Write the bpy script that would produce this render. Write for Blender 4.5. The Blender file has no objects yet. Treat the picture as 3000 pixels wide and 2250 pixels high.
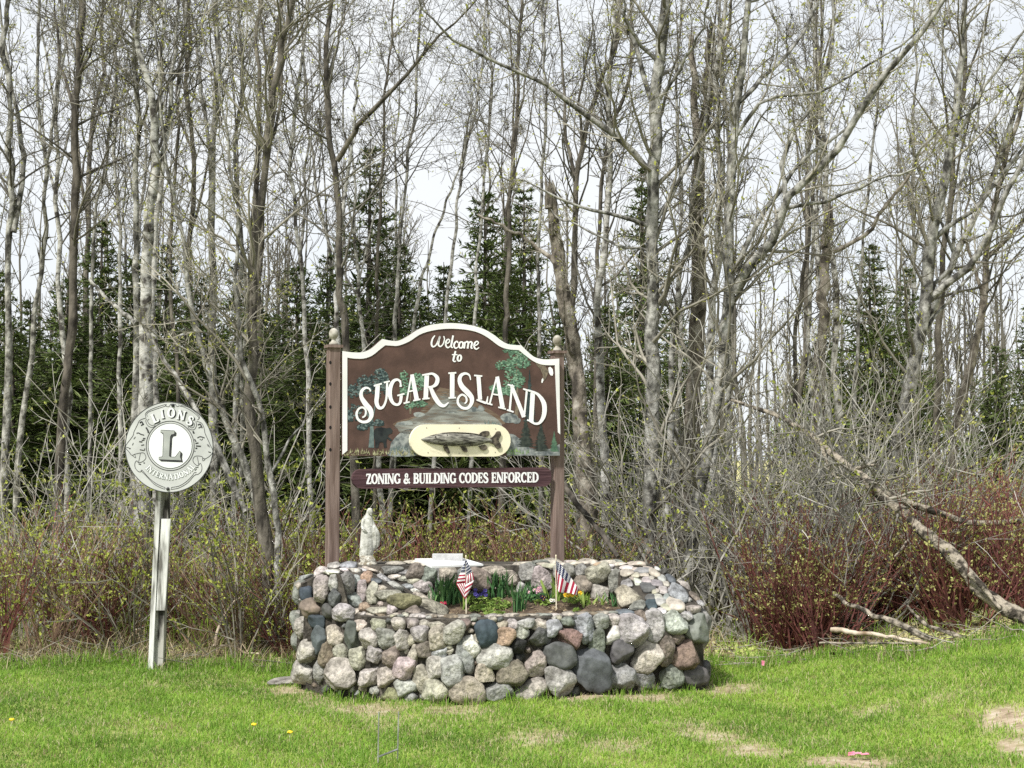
import bpy, math
import numpy as np
from mathutils import Vector, Matrix, noise as mnoise
from mathutils.bvhtree import BVHTree
from mathutils.geometry import tessellate_polygon

# ------------------------------------------------------------------ camera, sky, sun, exposure
scene = bpy.context.scene
FPX = 4121.0                       # focal length in pixels of the 3000 x 2250 photograph
EYE = 1.8
PITCH = math.atan(215 / FPX)
cam_data = bpy.data.cameras.new('camera')
cam_data.sensor_width = 36.0
cam_data.lens = 36.0 * FPX / 3000.0
cam_data.clip_start = 0.1
cam_data.clip_end = 2000
cam = bpy.data.objects.new('camera', cam_data)
scene.collection.objects.link(cam)
cam.location = (0, 0, EYE)
cam.rotation_euler = (math.radians(90) + PITCH, 0, 0)
scene.camera = cam

SUN_EL, SUN_AZ = 52.0, 215.0       # degrees; azimuth clockwise from +Y: behind the camera, to its left
world = bpy.data.worlds.new('World')
scene.world = world
world.use_nodes = True
wn, wl = world.node_tree.nodes, world.node_tree.links
wn.clear()
w_out = wn.new('ShaderNodeOutputWorld')
w_bg = wn.new('ShaderNodeBackground')
w_bg.inputs['Strength'].default_value = 0.1
w_sky = wn.new('ShaderNodeTexSky')
w_sky.sky_type = 'NISHITA'
w_sky.sun_disc = False
w_sky.sun_elevation = math.radians(SUN_EL)
w_sky.sun_rotation = math.radians(SUN_AZ)
w_tc = wn.new('ShaderNodeTexCoord')
w_map = wn.new('ShaderNodeMapping')
w_map.inputs['Scale'].default_value = (1.6, 1.6, 4.5)
w_noise = wn.new('ShaderNodeTexNoise')
w_noise.inputs['Scale'].default_value = 2.1
w_noise.inputs['Detail'].default_value = 5
w_ramp = wn.new('ShaderNodeValToRGB')
w_ramp.color_ramp.elements[0].position = 0.36
w_ramp.color_ramp.elements[0].color = (0.86, 0.86, 0.86, 1)
w_ramp.color_ramp.elements[1].position = 0.62
w_ramp.color_ramp.elements[1].color = (1, 1, 1, 1)
w_mix = wn.new('ShaderNodeMixRGB')
w_mix.inputs['Color2'].default_value = (6.3, 6.5, 6.7, 1)      # thin bright overcast
wl.new(w_tc.outputs['Generated'], w_map.inputs['Vector'])
wl.new(w_map.outputs['Vector'], w_noise.inputs['Vector'])
wl.new(w_noise.outputs['Fac'], w_ramp.inputs['Fac'])
wl.new(w_ramp.outputs['Color'], w_mix.inputs['Fac'])
wl.new(w_sky.outputs['Color'], w_mix.inputs['Color1'])
wl.new(w_mix.outputs['Color'], w_bg.inputs['Color'])
wl.new(w_bg.outputs['Background'], w_out.inputs['Surface'])

sun_data = bpy.data.lights.new('sun', 'SUN')
sun_data.energy = 4.0
sun_data.angle = math.radians(5)
sun_data.color = (1.0, 0.97, 0.92)
sun = bpy.data.objects.new('sun', sun_data)
scene.collection.objects.link(sun)
_el, _az = math.radians(SUN_EL), math.radians(SUN_AZ)
_sd = Vector((math.sin(_az) * math.cos(_el), math.cos(_az) * math.cos(_el), math.sin(_el)))
sun.rotation_euler = _sd.to_track_quat('Z', 'Y').to_euler()
sun.location = (-8, -10, 18)

scene.view_settings.view_transform = 'Standard'
scene.view_settings.look = 'None'
scene.view_settings.exposure = 0.62
scene.view_settings.gamma = 1.0
scene.view_settings.use_curve_mapping = False
scene.render.engine = 'CYCLES'
scene.cycles.debug_use_spatial_splits = True
scene.cycles.max_bounces = 4
scene.cycles.diffuse_bounces = 2
scene.cycles.glossy_bounces = 2
scene.cycles.transmission_bounces = 2
scene.cycles.use_denoising = False

# ------------------------------------------------------------------ helpers
CP, SP = math.cos(PITCH), math.sin(PITCH)

def ray(px, py):
    a, b = (px - 1500) / FPX, (1125 - py) / FPX
    return np.array([a, CP - b * SP, SP + b * CP])

def at(px, py, Y):
    """the point of the place at ground distance Y from the camera seen at photo pixel (px, py)"""
    d = ray(px, py)
    return np.array([0, 0, EYE]) + d * (Y / d[1])

def sstep(x, a, b):
    t = np.clip((np.asarray(x, float) - a) / (b - a), 0, 1)
    return t * t * (3 - 2 * t)

def ground_h(x, y):
    x = np.asarray(x, float); y = np.asarray(y, float)
    bank = 0.41 * (np.clip((x - 1.9) / 2.29, 0, 1.6)) ** 1.2
    bank = bank * (1 - 0.75 * sstep(y, 12.2, 16))
    rough = 0.012 * np.sin(x * 2.1 + y * 1.3) + 0.01 * np.sin(x * 4.7 - y * 3.1) + 0.006 * np.sin(x * 9 + 2 * y)
    wild = sstep(y, 12.6, 15) * (0.05 * np.sin(x * 1.3 + y * .9) + .04 * np.sin(x * .53 - y * .7))
    return bank + rough + wild

def on_ground(px, py):
    d = ray(px, py)
    Y = 11.0
    for _ in range(30):
        p = np.array([0, 0, EYE]) + d * (Y / d[1])
        Y += (p[2] - float(ground_h(p[0], p[1]))) * 5.0
        Y = max(4, min(60, Y))
    p = np.array([0, 0, EYE]) + d * (Y / d[1])
    p[2] = float(ground_h(p[0], p[1]))
    return p

def catmull(pts, n):
    p = np.asarray(pts, float)
    if len(p) < 3:
        t = np.linspace(0, 1, n)[:, None]
        return p[0] * (1 - t) + p[-1] * t
    q = np.vstack([2 * p[0] - p[1], p, 2 * p[-1] - p[-2]])
    m = len(p) - 1
    out = []
    for u in np.linspace(0, m, n):
        i = min(int(u), m - 1); t = u - i
        a, b, c, d = q[i], q[i + 1], q[i + 2], q[i + 3]
        out.append(0.5 * (2 * b + (c - a) * t + (2 * a - 5 * b + 4 * c - d) * t * t + (3 * b - a - 3 * c + d) * t ** 3))
    return np.array(out)

class MB:
    """collects geometry, builds one mesh object"""
    def __init__(self):
        self.V, self.F, self.n, self.attr = [], [], 0, []
    def add(self, V, F, m=0, smooth=True, attr=None):
        V = np.asarray(V, float).reshape(-1, 3); F = np.asarray(F, np.int64)
        self.V.append(V); self.F.append((F + self.n, m, smooth)); self.n += len(V)
        self.attr.append(np.zeros(len(V)) if attr is None else np.broadcast_to(np.asarray(attr, float), (len(V),)))
        return self
    def tubes(self, P, R, sides=3, m=0, cap=False, jit=0):
        P = np.asarray(P, float); R = np.asarray(R, float)
        if P.ndim == 2: P, R = P[None], R[None]
        N, K, _ = P.shape
        T = np.gradient(P, axis=1)
        T /= np.linalg.norm(T, axis=2, keepdims=True) + 1e-9
        mean = P[:, -1] - P[:, 0]
        ref = np.where((np.abs(mean[:, 2]) > 0.7 * np.linalg.norm(mean, axis=1))[:, None], np.array([[1., .13, 0]]), np.array([[.1, .05, 1.]]))
        U = np.cross(T, ref[:, None, :]); U /= np.linalg.norm(U, axis=2, keepdims=True) + 1e-9
        W = np.cross(T, U)
        a = np.arange(sides) * 2 * math.pi / sides
        V = P[:, :, None, :] + R[:, :, None, None] * (np.cos(a)[None, None, :, None] * U[:, :, None, :] + np.sin(a)[None, None, :, None] * W[:, :, None, :])
        if jit:
            j = np.random.default_rng(len(self.V) + K).normal(0, jit, (N, K, sides)); j = j + .5 * np.roll(j, 1, 1)
            V = P[:, :, None, :] + (V - P[:, :, None, :]) * (1 + j[..., None])
        idx = np.arange(N * K * sides).reshape(N, K, sides)
        A = idx[:, :-1, :]; B = np.roll(idx, -1, axis=2)[:, :-1, :]
        C = np.roll(idx, -1, axis=2)[:, 1:, :]; D = idx[:, 1:, :]
        F = np.stack([A, D, C, B], axis=-1).reshape(-1, 4)
        self.add(V.reshape(-1, 3), F, m, sides > 3)
        if cap:
            for e, rev in ((0, False), (K - 1, True)):
                for i in range(N):
                    ring = V[i, e]
                    c = ring.mean(0)
                    f = [(s, (s + 1) % sides, sides) if not rev else ((s + 1) % sides, s, sides) for s in range(sides)]
                    self.add(np.vstack([ring, c]), f, m, False)
        return self
    def box(self, c, size, rot=None, m=0):
        s = np.array(size, float) / 2
        v = np.array([[x, y, z] for x in (-1, 1) for y in (-1, 1) for z in (-1, 1)], float) * s
        if rot is not None: v = v @ np.asarray(rot).T
        f = [(0, 1, 3, 2), (4, 6, 7, 5), (0, 4, 5, 1), (2, 3, 7, 6), (0, 2, 6, 4), (1, 5, 7, 3)]
        return self.add(v + np.asarray(c, float), f, m, False)
    def lathe(self, prof, c, segs=20, m=0):
        pr = np.asarray(prof, float)
        a = np.arange(segs) * 2 * math.pi / segs
        V = np.stack([pr[:, 0, None] * np.cos(a), pr[:, 0, None] * np.sin(a), np.repeat(pr[:, 1, None], segs, 1)], -1)
        idx = np.arange(len(pr) * segs).reshape(len(pr), segs)
        F = np.stack([idx[:-1], np.roll(idx, -1, 1)[:-1], np.roll(idx, -1, 1)[1:], idx[1:]], -1).reshape(-1, 4)
        return self.add(V.reshape(-1, 3) + np.asarray(c, float), F, m, True)
    def fill(self, pts3, m=0):
        tris = tessellate_polygon([[Vector(p) for p in pts3]])
        return self.add(np.array(pts3), [tuple(t) for t in tris], m, False)
    def slab(self, front, back, m=0, mside=None):
        self.fill(front, m); self.fill(back, m)
        n = len(front)
        f = [(i, (i + 1) % n, n + (i + 1) % n, n + i) for i in range(n)]
        return self.add(np.vstack([front, back]), f, m if mside is None else mside, False)
    def mesh(self, name, origin=(0, 0, 0), attr_name=None, fix=False):
        me = bpy.data.meshes.new(name)
        V = (np.concatenate(self.V) - np.asarray(origin, float)).astype(np.float32)
        me.vertices.add(len(V)); me.vertices.foreach_set('co', V.ravel())
        loops, starts, mi, sm = [], [], [], []
        s = 0
        for F, m, smooth in self.F:
            k = F.shape[1]
            loops.append(F.ravel())
            starts.append(s + np.arange(len(F)) * k); s += F.size
            mi.append(np.full(len(F), m)); sm.append(np.full(len(F), smooth))
        loops = np.concatenate(loops).astype(np.int32)
        starts = np.concatenate(starts).astype(np.int32)
        me.loops.add(len(loops)); me.loops.foreach_set('vertex_index', loops)
        me.polygons.add(len(starts)); me.polygons.foreach_set('loop_start', starts)
        me.polygons.foreach_set('material_index', np.concatenate(mi).astype(np.int32))
        me.polygons.foreach_set('use_smooth', np.concatenate(sm))
        if attr_name:
            at_ = me.attributes.new(attr_name, 'FLOAT', 'POINT')
            at_.data.foreach_set('value', np.concatenate(self.attr).astype(np.float32))
        me.update(calc_edges=True)
        if fix: me.validate()
        return me

COL = scene.collection

def link(name, me, mats, parent=None, loc=None):
    o = bpy.data.objects.new(name, me)
    COL.objects.link(o)
    if me is not None and len(me.materials) == 0:
        for m in (mats if isinstance(mats, (list, tuple)) else [mats]):
            me.materials.append(m)
    if parent is not None: o.parent = parent
    if loc is not None: o.location = loc
    return o

def tag(o, label=None, cat=None, group=None, kind=None):
    if label: o['label'] = label
    if cat: o['category'] = cat
    if group: o['group'] = group
    if kind: o['kind'] = kind
    return o

def thing(name, label, cat, loc, group=None):
    o = bpy.data.objects.new(name, None)
    o.empty_display_size = 0.1
    COL.objects.link(o)
    o.location = tuple(float(v) for v in loc)
    return tag(o, label, cat, group)

def part(name, mb, mats, root, parent=None, origin=None, **k):
    """a part of `root`; geometry in mb is in world space; sub-parts pass their part as parent"""
    org = root.location if origin is None else origin
    return link(name, mb.mesh(name, org, **k), mats, parent or root)

def copy_tree(o, parent=None):
    c = o.copy(); COL.objects.link(c)
    if parent is not None: c.parent = parent
    for ch in list(o.children): copy_tree(ch, c)
    return c

# ------------------------------------------------------------------ materials
def mat(name, c1, c2=None, scale=6.0, stretch=(1, 1, 1), rough=0.85, bump=0.0, bscale=None, detail=6, lo=.38, hi=.62,
        spec=0.25, c3=None, objcol=False, metal=0.0, bdist=0.02, speck=None):
    m = bpy.data.materials.new(name); m.use_nodes = True
    n, l = m.node_tree.nodes, m.node_tree.links
    b = n['Principled BSDF']
    b.inputs['Roughness'].default_value = rough
    b.inputs['Metallic'].default_value = metal
    b.inputs['Specular IOR Level'].default_value = spec
    if c2 is None:
        b.inputs['Base Color'].default_value = (*c1, 1)
        if not bump: return m
        c2 = c1
    tc = n.new('ShaderNodeTexCoord'); mp = n.new('ShaderNodeMapping')
    mp.inputs['Scale'].default_value = stretch
    l.new(tc.outputs['Object'], mp.inputs['Vector'])
    nz = n.new('ShaderNodeTexNoise'); nz.inputs['Scale'].default_value = scale; nz.inputs['Detail'].default_value = detail
    l.new(mp.outputs['Vector'], nz.inputs['Vector'])
    rp = n.new('ShaderNodeValToRGB')
    rp.color_ramp.elements[0].position = lo; rp.color_ramp.elements[0].color = (*c1, 1)
    rp.color_ramp.elements[1].position = hi; rp.color_ramp.elements[1].color = (*c2, 1)
    if c3 is not None:
        e = rp.color_ramp.elements.new(min(0.97, hi + .12)); e.color = (*c3, 1)
    l.new(nz.outputs['Fac'], rp.inputs['Fac'])
    col = rp.outputs['Color']
    if speck is not None:                       # (scale, dark factor, threshold)
        sp = n.new('ShaderNodeTexNoise'); sp.inputs['Scale'].default_value = speck[0]; sp.inputs['Detail'].default_value = 10; sp.inputs['Roughness'].default_value = .78
        l.new(tc.outputs['Object'], sp.inputs['Vector'])
        r2 = n.new('ShaderNodeValToRGB')
        r2.color_ramp.elements[0].position = speck[2] - .09; r2.color_ramp.elements[0].color = (speck[1],) * 3 + (1,)
        r2.color_ramp.elements[1].position = speck[2] + .09; r2.color_ramp.elements[1].color = (1, 1, 1, 1)
        l.new(sp.outputs['Fac'], r2.inputs['Fac'])
        mx = n.new('ShaderNodeMixRGB'); mx.blend_type = 'MULTIPLY'; mx.inputs['Fac'].default_value = 1
        l.new(col, mx.inputs['Color1']); l.new(r2.outputs['Color'], mx.inputs['Color2']); col = mx.outputs['Color']
    if objcol:
        oi = n.new('ShaderNodeObjectInfo')
        mx = n.new('ShaderNodeMixRGB'); mx.blend_type = 'MULTIPLY'; mx.inputs['Fac'].default_value = 1
        l.new(col, mx.inputs['Color1']); l.new(oi.outputs['Color'], mx.inputs['Color2']); col = mx.outputs['Color']
    l.new(col, b.inputs['Base Color'])
    if bump:
        bn = n.new('ShaderNodeTexNoise'); bn.inputs['Scale'].default_value = bscale or scale * 3; bn.inputs['Detail'].default_value = 8
        l.new(mp.outputs['Vector'], bn.inputs['Vector'])
        bp = n.new('ShaderNodeBump'); bp.inputs['Strength'].default_value = bump; bp.inputs['Distance'].default_value = bdist
        l.new(bn.outputs['Fac'], bp.inputs['Height']); l.new(bp.outputs['Normal'], b.inputs['Normal'])
    return m

def leafmat(name, stops, attr='tint', rough=.6, trans=.35):
    m = bpy.data.materials.new(name); m.use_nodes = True
    n, l = m.node_tree.nodes, m.node_tree.links
    b = n['Principled BSDF']; b.inputs['Roughness'].default_value = rough; b.inputs['Specular IOR Level'].default_value = .2
    a = n.new('ShaderNodeAttribute'); a.attribute_name = attr
    rp = n.new('ShaderNodeValToRGB')
    rp.color_ramp.elements[0].position = stops[0][0]; rp.color_ramp.elements[0].color = (*stops[0][1], 1)
    rp.color_ramp.elements[1].position = stops[-1][0]; rp.color_ramp.elements[1].color = (*stops[-1][1], 1)
    for p, c in stops[1:-1]:
        rp.color_ramp.elements.new(p).color = (*c, 1)
    l.new(a.outputs['Fac'], rp.inputs['Fac']); l.new(rp.outputs['Color'], b.inputs['Base Color'])
    tr = n.new('ShaderNodeBsdfTranslucent'); l.new(rp.outputs['Color'], tr.inputs['Color'])
    mx = n.new('ShaderNodeMixShader'); mx.inputs['Fac'].default_value = trans
    l.new(b.outputs['BSDF'], mx.inputs[1]); l.new(tr.outputs['BSDF'], mx.inputs[2])
    l.new(mx.outputs['Shader'], n['Material Output'].inputs['Surface'])
    return m

M = {}
M['bark_grey'] = mat('bark_grey', (.045, .043, .038), (.21, .205, .185), 11, (1, 1, .7), .95, 1.0, 22, c3=(.37, .365, .335), lo=.38, hi=.52, bdist=.03)
M['bark_brown'] = mat('bark_brown', (.035, .031, .026), (.15, .135, .11), 10, (1, 1, .4), .95, 1.0, 22, c3=(.25, .235, .195), bdist=.03)
M['bark_pale'] = mat('bark_pale', (.05, .045, .04), (.29, .285, .26), 9, (1, 1, 1.1), .9, .9, 20, lo=.38, hi=.5, c3=(.43, .425, .4))
M['bark_snag'] = mat('bark_snag', (.05, .043, .035), (.2, .175, .142), 11, (1, 1, .6), .95, 1.0, 24, c3=(.34, .315, .27), lo=.37, hi=.54, bdist=.03)
M['bark_dark'] = mat('bark_dark', (.03, .026, .022), (.13, .115, .095), 9, (1, 1, .5), .95, .8, 20)
M['wood_dead'] = mat('wood_dead', (.045, .038, .03), (.33, .29, .23), 13, (1, 1, 1), .9, 1.0, 30, lo=.42, hi=.56, bdist=.04)
M['wood_bare'] = mat('wood_bare', (.2, .14, .09), (.5, .43, .34), 5, (1, 1, 1), .85, .3, 30)
M['twig_grey'] = mat('twig_grey', (.065, .06, .05), (.17, .16, .135), 1.2, lo=.4, hi=.6)
M['twig_tan'] = mat('twig_tan', (.13, .12, .095), (.31, .29, .24), 1.2, lo=.4, hi=.6)
M['twig_brown'] = mat('twig_brown', (.07, .062, .052), (.16, .145, .12), 1.2, lo=.4, hi=.6)
M['twig_silver'] = mat('twig_silver', (.18, .172, .15), (.36, .345, .31), 1.2, lo=.4, hi=.6)
M['bud'] = leafmat('bud', [(0, (.22, .23, .05)), (.5, (.36, .38, .08)), (1, (.5, .5, .14))])
M['shrub_leaf'] = leafmat('shrub_leaf', [(0, (.2, .25, .04)), (.5, (.36, .42, .07)), (1, (.52, .55, .14))])
M['shrub_leaf_tan'] = leafmat('shrub_leaf_tan', [(0, (.22, .22, .07)), (.5, (.38, .38, .13)), (1, (.52, .52, .2))])
M['stem_brown'] = mat('stem_brown', (.1, .06, .04), (.24, .16, .11), 2)
M['stem_red'] = mat('stem_red', (.085, .032, .029), (.18, .064, .053), 2)
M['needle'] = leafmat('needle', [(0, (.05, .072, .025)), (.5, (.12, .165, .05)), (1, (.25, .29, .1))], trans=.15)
M['grass'] = leafmat('grass', [(0, (.085, .165, .028)), (.45, (.225, .39, .052)), (.8, (.39, .52, .09)), (.93, (.46, .42, .24)), (1, (.55, .47, .32))], trans=.4)
M['straw'] = leafmat('straw', [(0, (.16, .11, .065)), (.6, (.36, .29, .18)), (1, (.5, .43, .29))], trans=.25)
M['white_paint'] = mat('white_paint', (.72, .72, .71), (.84, .84, .83), 3, rough=.5)

# ------------------------------------------------------------------ the ground
def lawn_edge(x):
    x = np.asarray(x, float)
    return 12.25 + .10 * np.sin(x * 3.1) + .06 * np.sin(x * 7.3 + 1) - .88 * sstep(x, 1.9, 3.4)

BARE = []   # (x, y, rx, ry, strength) worn patches of the lawn
for px, py, wx, wy, s in [(2960, 2110, 150, 55, 1), (2990, 2200, 60, 60, 1), (2480, 2235, 170, 30, .95), (2180, 2205, 130, 22, .8),
                          (2060, 2160, 120, 16, .75), (1560, 2165, 120, 22, .7), (1800, 2188, 110, 15, .6), (2550, 2090, 110, 18, .5), (2000, 2128, 90, 12, .5),
                          (1330, 2085, 130, 14, .7), (1750, 2035, 260, 14, .9), (1080, 2075, 130, 22, .8), (905, 2020, 150, 14, .8), (2130, 2020, 130, 20, .8),
                          (930, 2055, 60, 18, .5), (2760, 2045, 60, 12, .45), (450, 2010, 40, 10, .5), (1240, 2120, 200, 25, .3)]:
    c = on_ground(px, py); e = on_ground(px + wx, py); f = on_ground(px, min(2249, py + wy))
    BARE.append((c[0], c[1], abs(e[0] - c[0]) + .02, abs(f[1] - c[1]) + .05, s))

def bare(x, y):
    r = np.zeros(np.broadcast(x, y).shape)
    wob = .35 * np.sin(x * 7 + y * 5) + .3 * np.sin(x * 17 - y * 13) + .22 * np.sin(x * 31 + y * 41)
    for cx, cy, rx, ry, s in BARE:
        d = np.sqrt(((x - cx) / rx) ** 2 + ((y - cy) / ry) ** 2) + .5 * wob
        r = np.maximum(r, s * (1 - sstep(d, .45, 1.15)))
    return r

gx = np.unique(np.round(np.concatenate([np.linspace(-400, -30, 14), np.linspace(-30, -7, 30), np.linspace(-7, 7, 150), np.linspace(7, 30, 30), np.linspace(30, 400, 14)]), 3))
gy = np.unique(np.round(np.concatenate([np.linspace(-60, 6, 16), np.linspace(6, 15, 120), np.linspace(15, 40, 60), np.linspace(40, 700, 20)]), 3))
GX, GY = np.meshgrid(gx, gy)
gV = np.stack([GX, GY, ground_h(GX, GY)], -1).reshape(-1, 3)
gi = np.arange(GX.size).reshape(GX.shape)
gF = np.stack([gi[:-1, :-1], gi[:-1, 1:], gi[1:, 1:], gi[1:, :-1]], -1).reshape(-1, 4)
mb = MB().add(gV, gF, 0, True, attr=(1 - sstep(GY - lawn_edge(GX), -.12, .15)).ravel())
gme = mb.mesh('ground', attr_name='lawn')
ga = gme.attributes.new('bare', 'FLOAT', 'POINT'); ga.data.foreach_set('value', bare(GX, GY).ravel().astype(np.float32))

gm = bpy.data.materials.new('ground'); gm.use_nodes = True
n, l = gm.node_tree.nodes, gm.node_tree.links
b = n['Principled BSDF']; b.inputs['Roughness'].default_value = .95; b.inputs['Specular IOR Level'].default_value = .1
tc = n.new('ShaderNodeTexCoord')
def _ramp(scale, cols, detail=8):
    z = n.new('ShaderNodeTexNoise'); z.inputs['Scale'].default_value = scale; z.inputs['Detail'].default_value = detail
    l.new(tc.outputs['Object'], z.inputs['Vector'])
    r = n.new('ShaderNodeValToRGB')
    while len(r.color_ramp.elements) < len(cols): r.color_ramp.elements.new(.5)
    for e, (p, c) in zip(r.color_ramp.elements, cols): e.position = p; e.color = (*c, 1)
    l.new(z.outputs['Fac'], r.inputs['Fac'])
    return r.outputs['Color']
floor_c = _ramp(1.1, [(.3, (.13, .095, .06)), (.43, (.34, .28, .17)), (.53, (.5, .47, .22)), (.64, (.44, .5, .15))])
lawn_c = _ramp(5, [(.32, (.16, .14, .06)), (.5, (.2, .24, .06)), (.68, (.28, .3, .1))])
sand_c = _ramp(14, [(.3, (.19, .14, .095)), (.5, (.34, .27, .19)), (.7, (.45, .39, .31))])
def _mixattr(name, c1, c2):
    a = n.new('ShaderNodeAttribute'); a.attribute_name = name
    x = n.new('ShaderNodeMixRGB'); l.new(a.outputs['Fac'], x.inputs['Fac']); l.new(c1, x.inputs['Color1']); l.new(c2, x.inputs['Color2'])
    return x.outputs['Color']
l.new(_mixattr('bare', _mixattr('lawn', floor_c, lawn_c), sand_c), b.inputs['Base Color'])
z = n.new('ShaderNodeTexNoise'); z.inputs['Scale'].default_value = 40; z.inputs['Detail'].default_value = 8
l.new(tc.outputs['Object'], z.inputs['Vector'])
bp = n.new('ShaderNodeBump'); bp.inputs['Strength'].default_value = .6; bp.inputs['Distance'].default_value = .02
l.new(z.outputs['Fac'], bp.inputs['Height']); l.new(bp.outputs['Normal'], b.inputs['Normal'])
tag(link('ground', gme, gm), 'green lawn rising to the right, running back into rough woodland floor', kind='structure')

# ------------------------------------------------------------------ the stone planter
PLAN = np.array([(-1.70, 11.75), (-1.71, 11.3), (-1.58, 10.98), (-1.25, 10.72), (-.85, 10.52), (-.45, 10.44), (0, 10.5), (.5, 10.68), (1.0, 10.9),
                 (1.35, 11.05), (1.52, 11.2), (1.47, 11.42), (1.2, 11.75), (.7, 12.0), (-.6, 12.0), (-1.5, 11.97)])
_ppx = PLAN[1:12, 0]; _ppy = PLAN[1:12, 1]
def front_y(x): return np.interp(x, _ppx, _ppy)

def inside(x, y):
    r = np.zeros(np.broadcast(x, y).shape, bool)
    j = len(PLAN) - 1
    for i in range(len(PLAN)):
        xi, yi = PLAN[i]; xj, yj = PLAN[j]
        c = ((yi > y) != (yj > y)) & (x < (xj - xi) * (y - yi) / (yj - yi + 1e-12) + xi)
        r ^= c; j = i
    return r

def soil_z(x, y): return .575 + .1 * sstep(y, 10.7, 11.6) + .012 * np.sin(x * 13 + y * 9) + .008 * np.sin(x * 29 - y * 23)

def top_h(x, y):
    fd = y - front_y(x)
    h = np.full(np.broadcast(x, y).shape, .48)
    h = np.maximum(h, np.where(fd < .26, .605 - .02 * sstep(x, 0, 1.4), 0))
    h = np.maximum(h, .48 + .44 * sstep(y, 11.42, 11.47))
    arm = sstep(-.42 - x, 0, .85)
    setb = np.maximum(sstep(fd, .12, .3), sstep(-x, 1.2, 1.32))
    h = np.maximum(h, np.where(x < -.42, .58 + .33 * arm * setb, 0))
    inner = .80 + (11.5 - y) * .38
    hr = .55 + .37 * sstep(y, 10.85, 11.5) * (1 - .85 * np.clip((x - 1.15) / .5, 0, 1))
    h = np.maximum(h, np.where(x > inner, hr, 0))
    h = h - .35 * sstep(x, 1.12, 1.6) * sstep(y, 11.42, 11.5)
    h = h - .12 * sstep(-x, 1.42, 1.72)
    return h

nx_, ny_ = 136, 70
cx = np.linspace(-1.75, 1.7, nx_); cy = np.linspace(10.4, 12.05, ny_)
CX, CY = np.meshgrid(cx, cy)
inm = inside(CX, CY)
CZ = np.where(inm, top_h(CX, CY), -.15)
mb = MB()
ci = np.arange(CX.size).reshape(CX.shape)
cF = np.stack([ci[:-1, :-1], ci[:-1, 1:], ci[1:, 1:], ci[1:, :-1]], -1).reshape(-1, 4)
keep = (inm[:-1, :-1] | inm[:-1, 1:] | inm[1:, 1:] | inm[1:, :-1]).ravel()
cV = np.stack([CX, CY, CZ], -1).reshape(-1, 3)
bvh = BVHTree.FromPolygons([tuple(v) for v in cV], [tuple(int(i) for i in f) for f in cF[keep]])
M['mortar'] = mat('mortar', (.028, .025, .021), (.085, .075, .062), 9, rough=.95, bump=1.0, bscale=30, c3=(.19, .17, .14))  # mortar kept near black: the shadow in the joints is put into its colour
M['soil'] = mat('soil', (.045, .032, .022), (.13, .095, .065), 12, rough=.95, bump=1.0, bscale=45, c3=(.2, .16, .11))
planter = thing('stone_planter', 'fieldstone planter bed with stepped arms and raised back wall', 'planter', (0, 11.2, 0))
mb.add(cV, cF[keep], 0, False)
part('mortar_core', mb, M['mortar'], planter)
# soil inside
sx = np.linspace(-.95, 1.3, 70); sy = np.linspace(10.55, 11.5, 34)
SX, SY = np.meshgrid(sx, sy)
ok = (SY > front_y(SX) + .14) & (SY < 11.5)
SZ = soil_z(SX, SY)
si = np.arange(SX.size).reshape(SX.shape)
sF = np.stack([si[:-1, :-1], si[:-1, 1:], si[1:, 1:], si[1:, :-1]], -1).reshape(-1, 4)
kk = (ok[:-1, :-1] & ok[:-1, 1:] & ok[1:, 1:] & ok[1:, :-1]).ravel()
part('soil_bed', MB().add(np.stack([SX, SY, SZ], -1).reshape(-1, 3), sF[kk], 0, True), M['soil'], planter)

M['stone'] = mat('stone', (.42, .41, .4), (1.0, 1.0, 1.0), 7, rough=.82, bump=.8, bscale=34, objcol=True, c3=(1.22, 1.2, 1.16), speck=(34, .42, .46), lo=.36, hi=.58, bdist=.02)
M['stone_plain'] = mat('stone_plain', (.62, .62, .62), (1.0, 1.0, 1.0), 5, rough=.75, bump=.4, bscale=18, objcol=True, c3=(1.25, 1.22, 1.15), speck=(16, .6, .46), bdist=.012)
SC = {'lg': (.46, .45, .425), 'w': (.7, .68, .645), 'g': (.3, .295, .28), 'dg': (.13, .131, .128), 'db': (.062, .08, .095), 'sl': (.125, .14, .148),
      'pk': (.45, .415, .385), 'br': (.24, .2, .17), 'rb': (.26, .19, .16), 'oc': (.24, .2, .145), 'tan': (.43, .395, .335), 'or': (.4, .3, .22),
      'bg': (.45, .41, .35), 'gg': (.24, .25, .22), 'bl': (.035, .036, .035), 'lb': (.35, .362, .365), 'mo': (.22, .215, .13), 'by': (.5, .46, .38)}

def ico(sub):
    import bmesh
    bm = bmesh.new(); bmesh.ops.create_icosphere(bm, subdivisions=sub, radius=1)
    bm.verts.ensure_lookup_table()
    V = np.array([v.co[:] for v in bm.verts]); F = np.array([[v.index for v in f.verts] for f in bm.faces])
    bm.free(); return V, F
ICO3, ICO2 = ico(4), ico(3)

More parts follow.
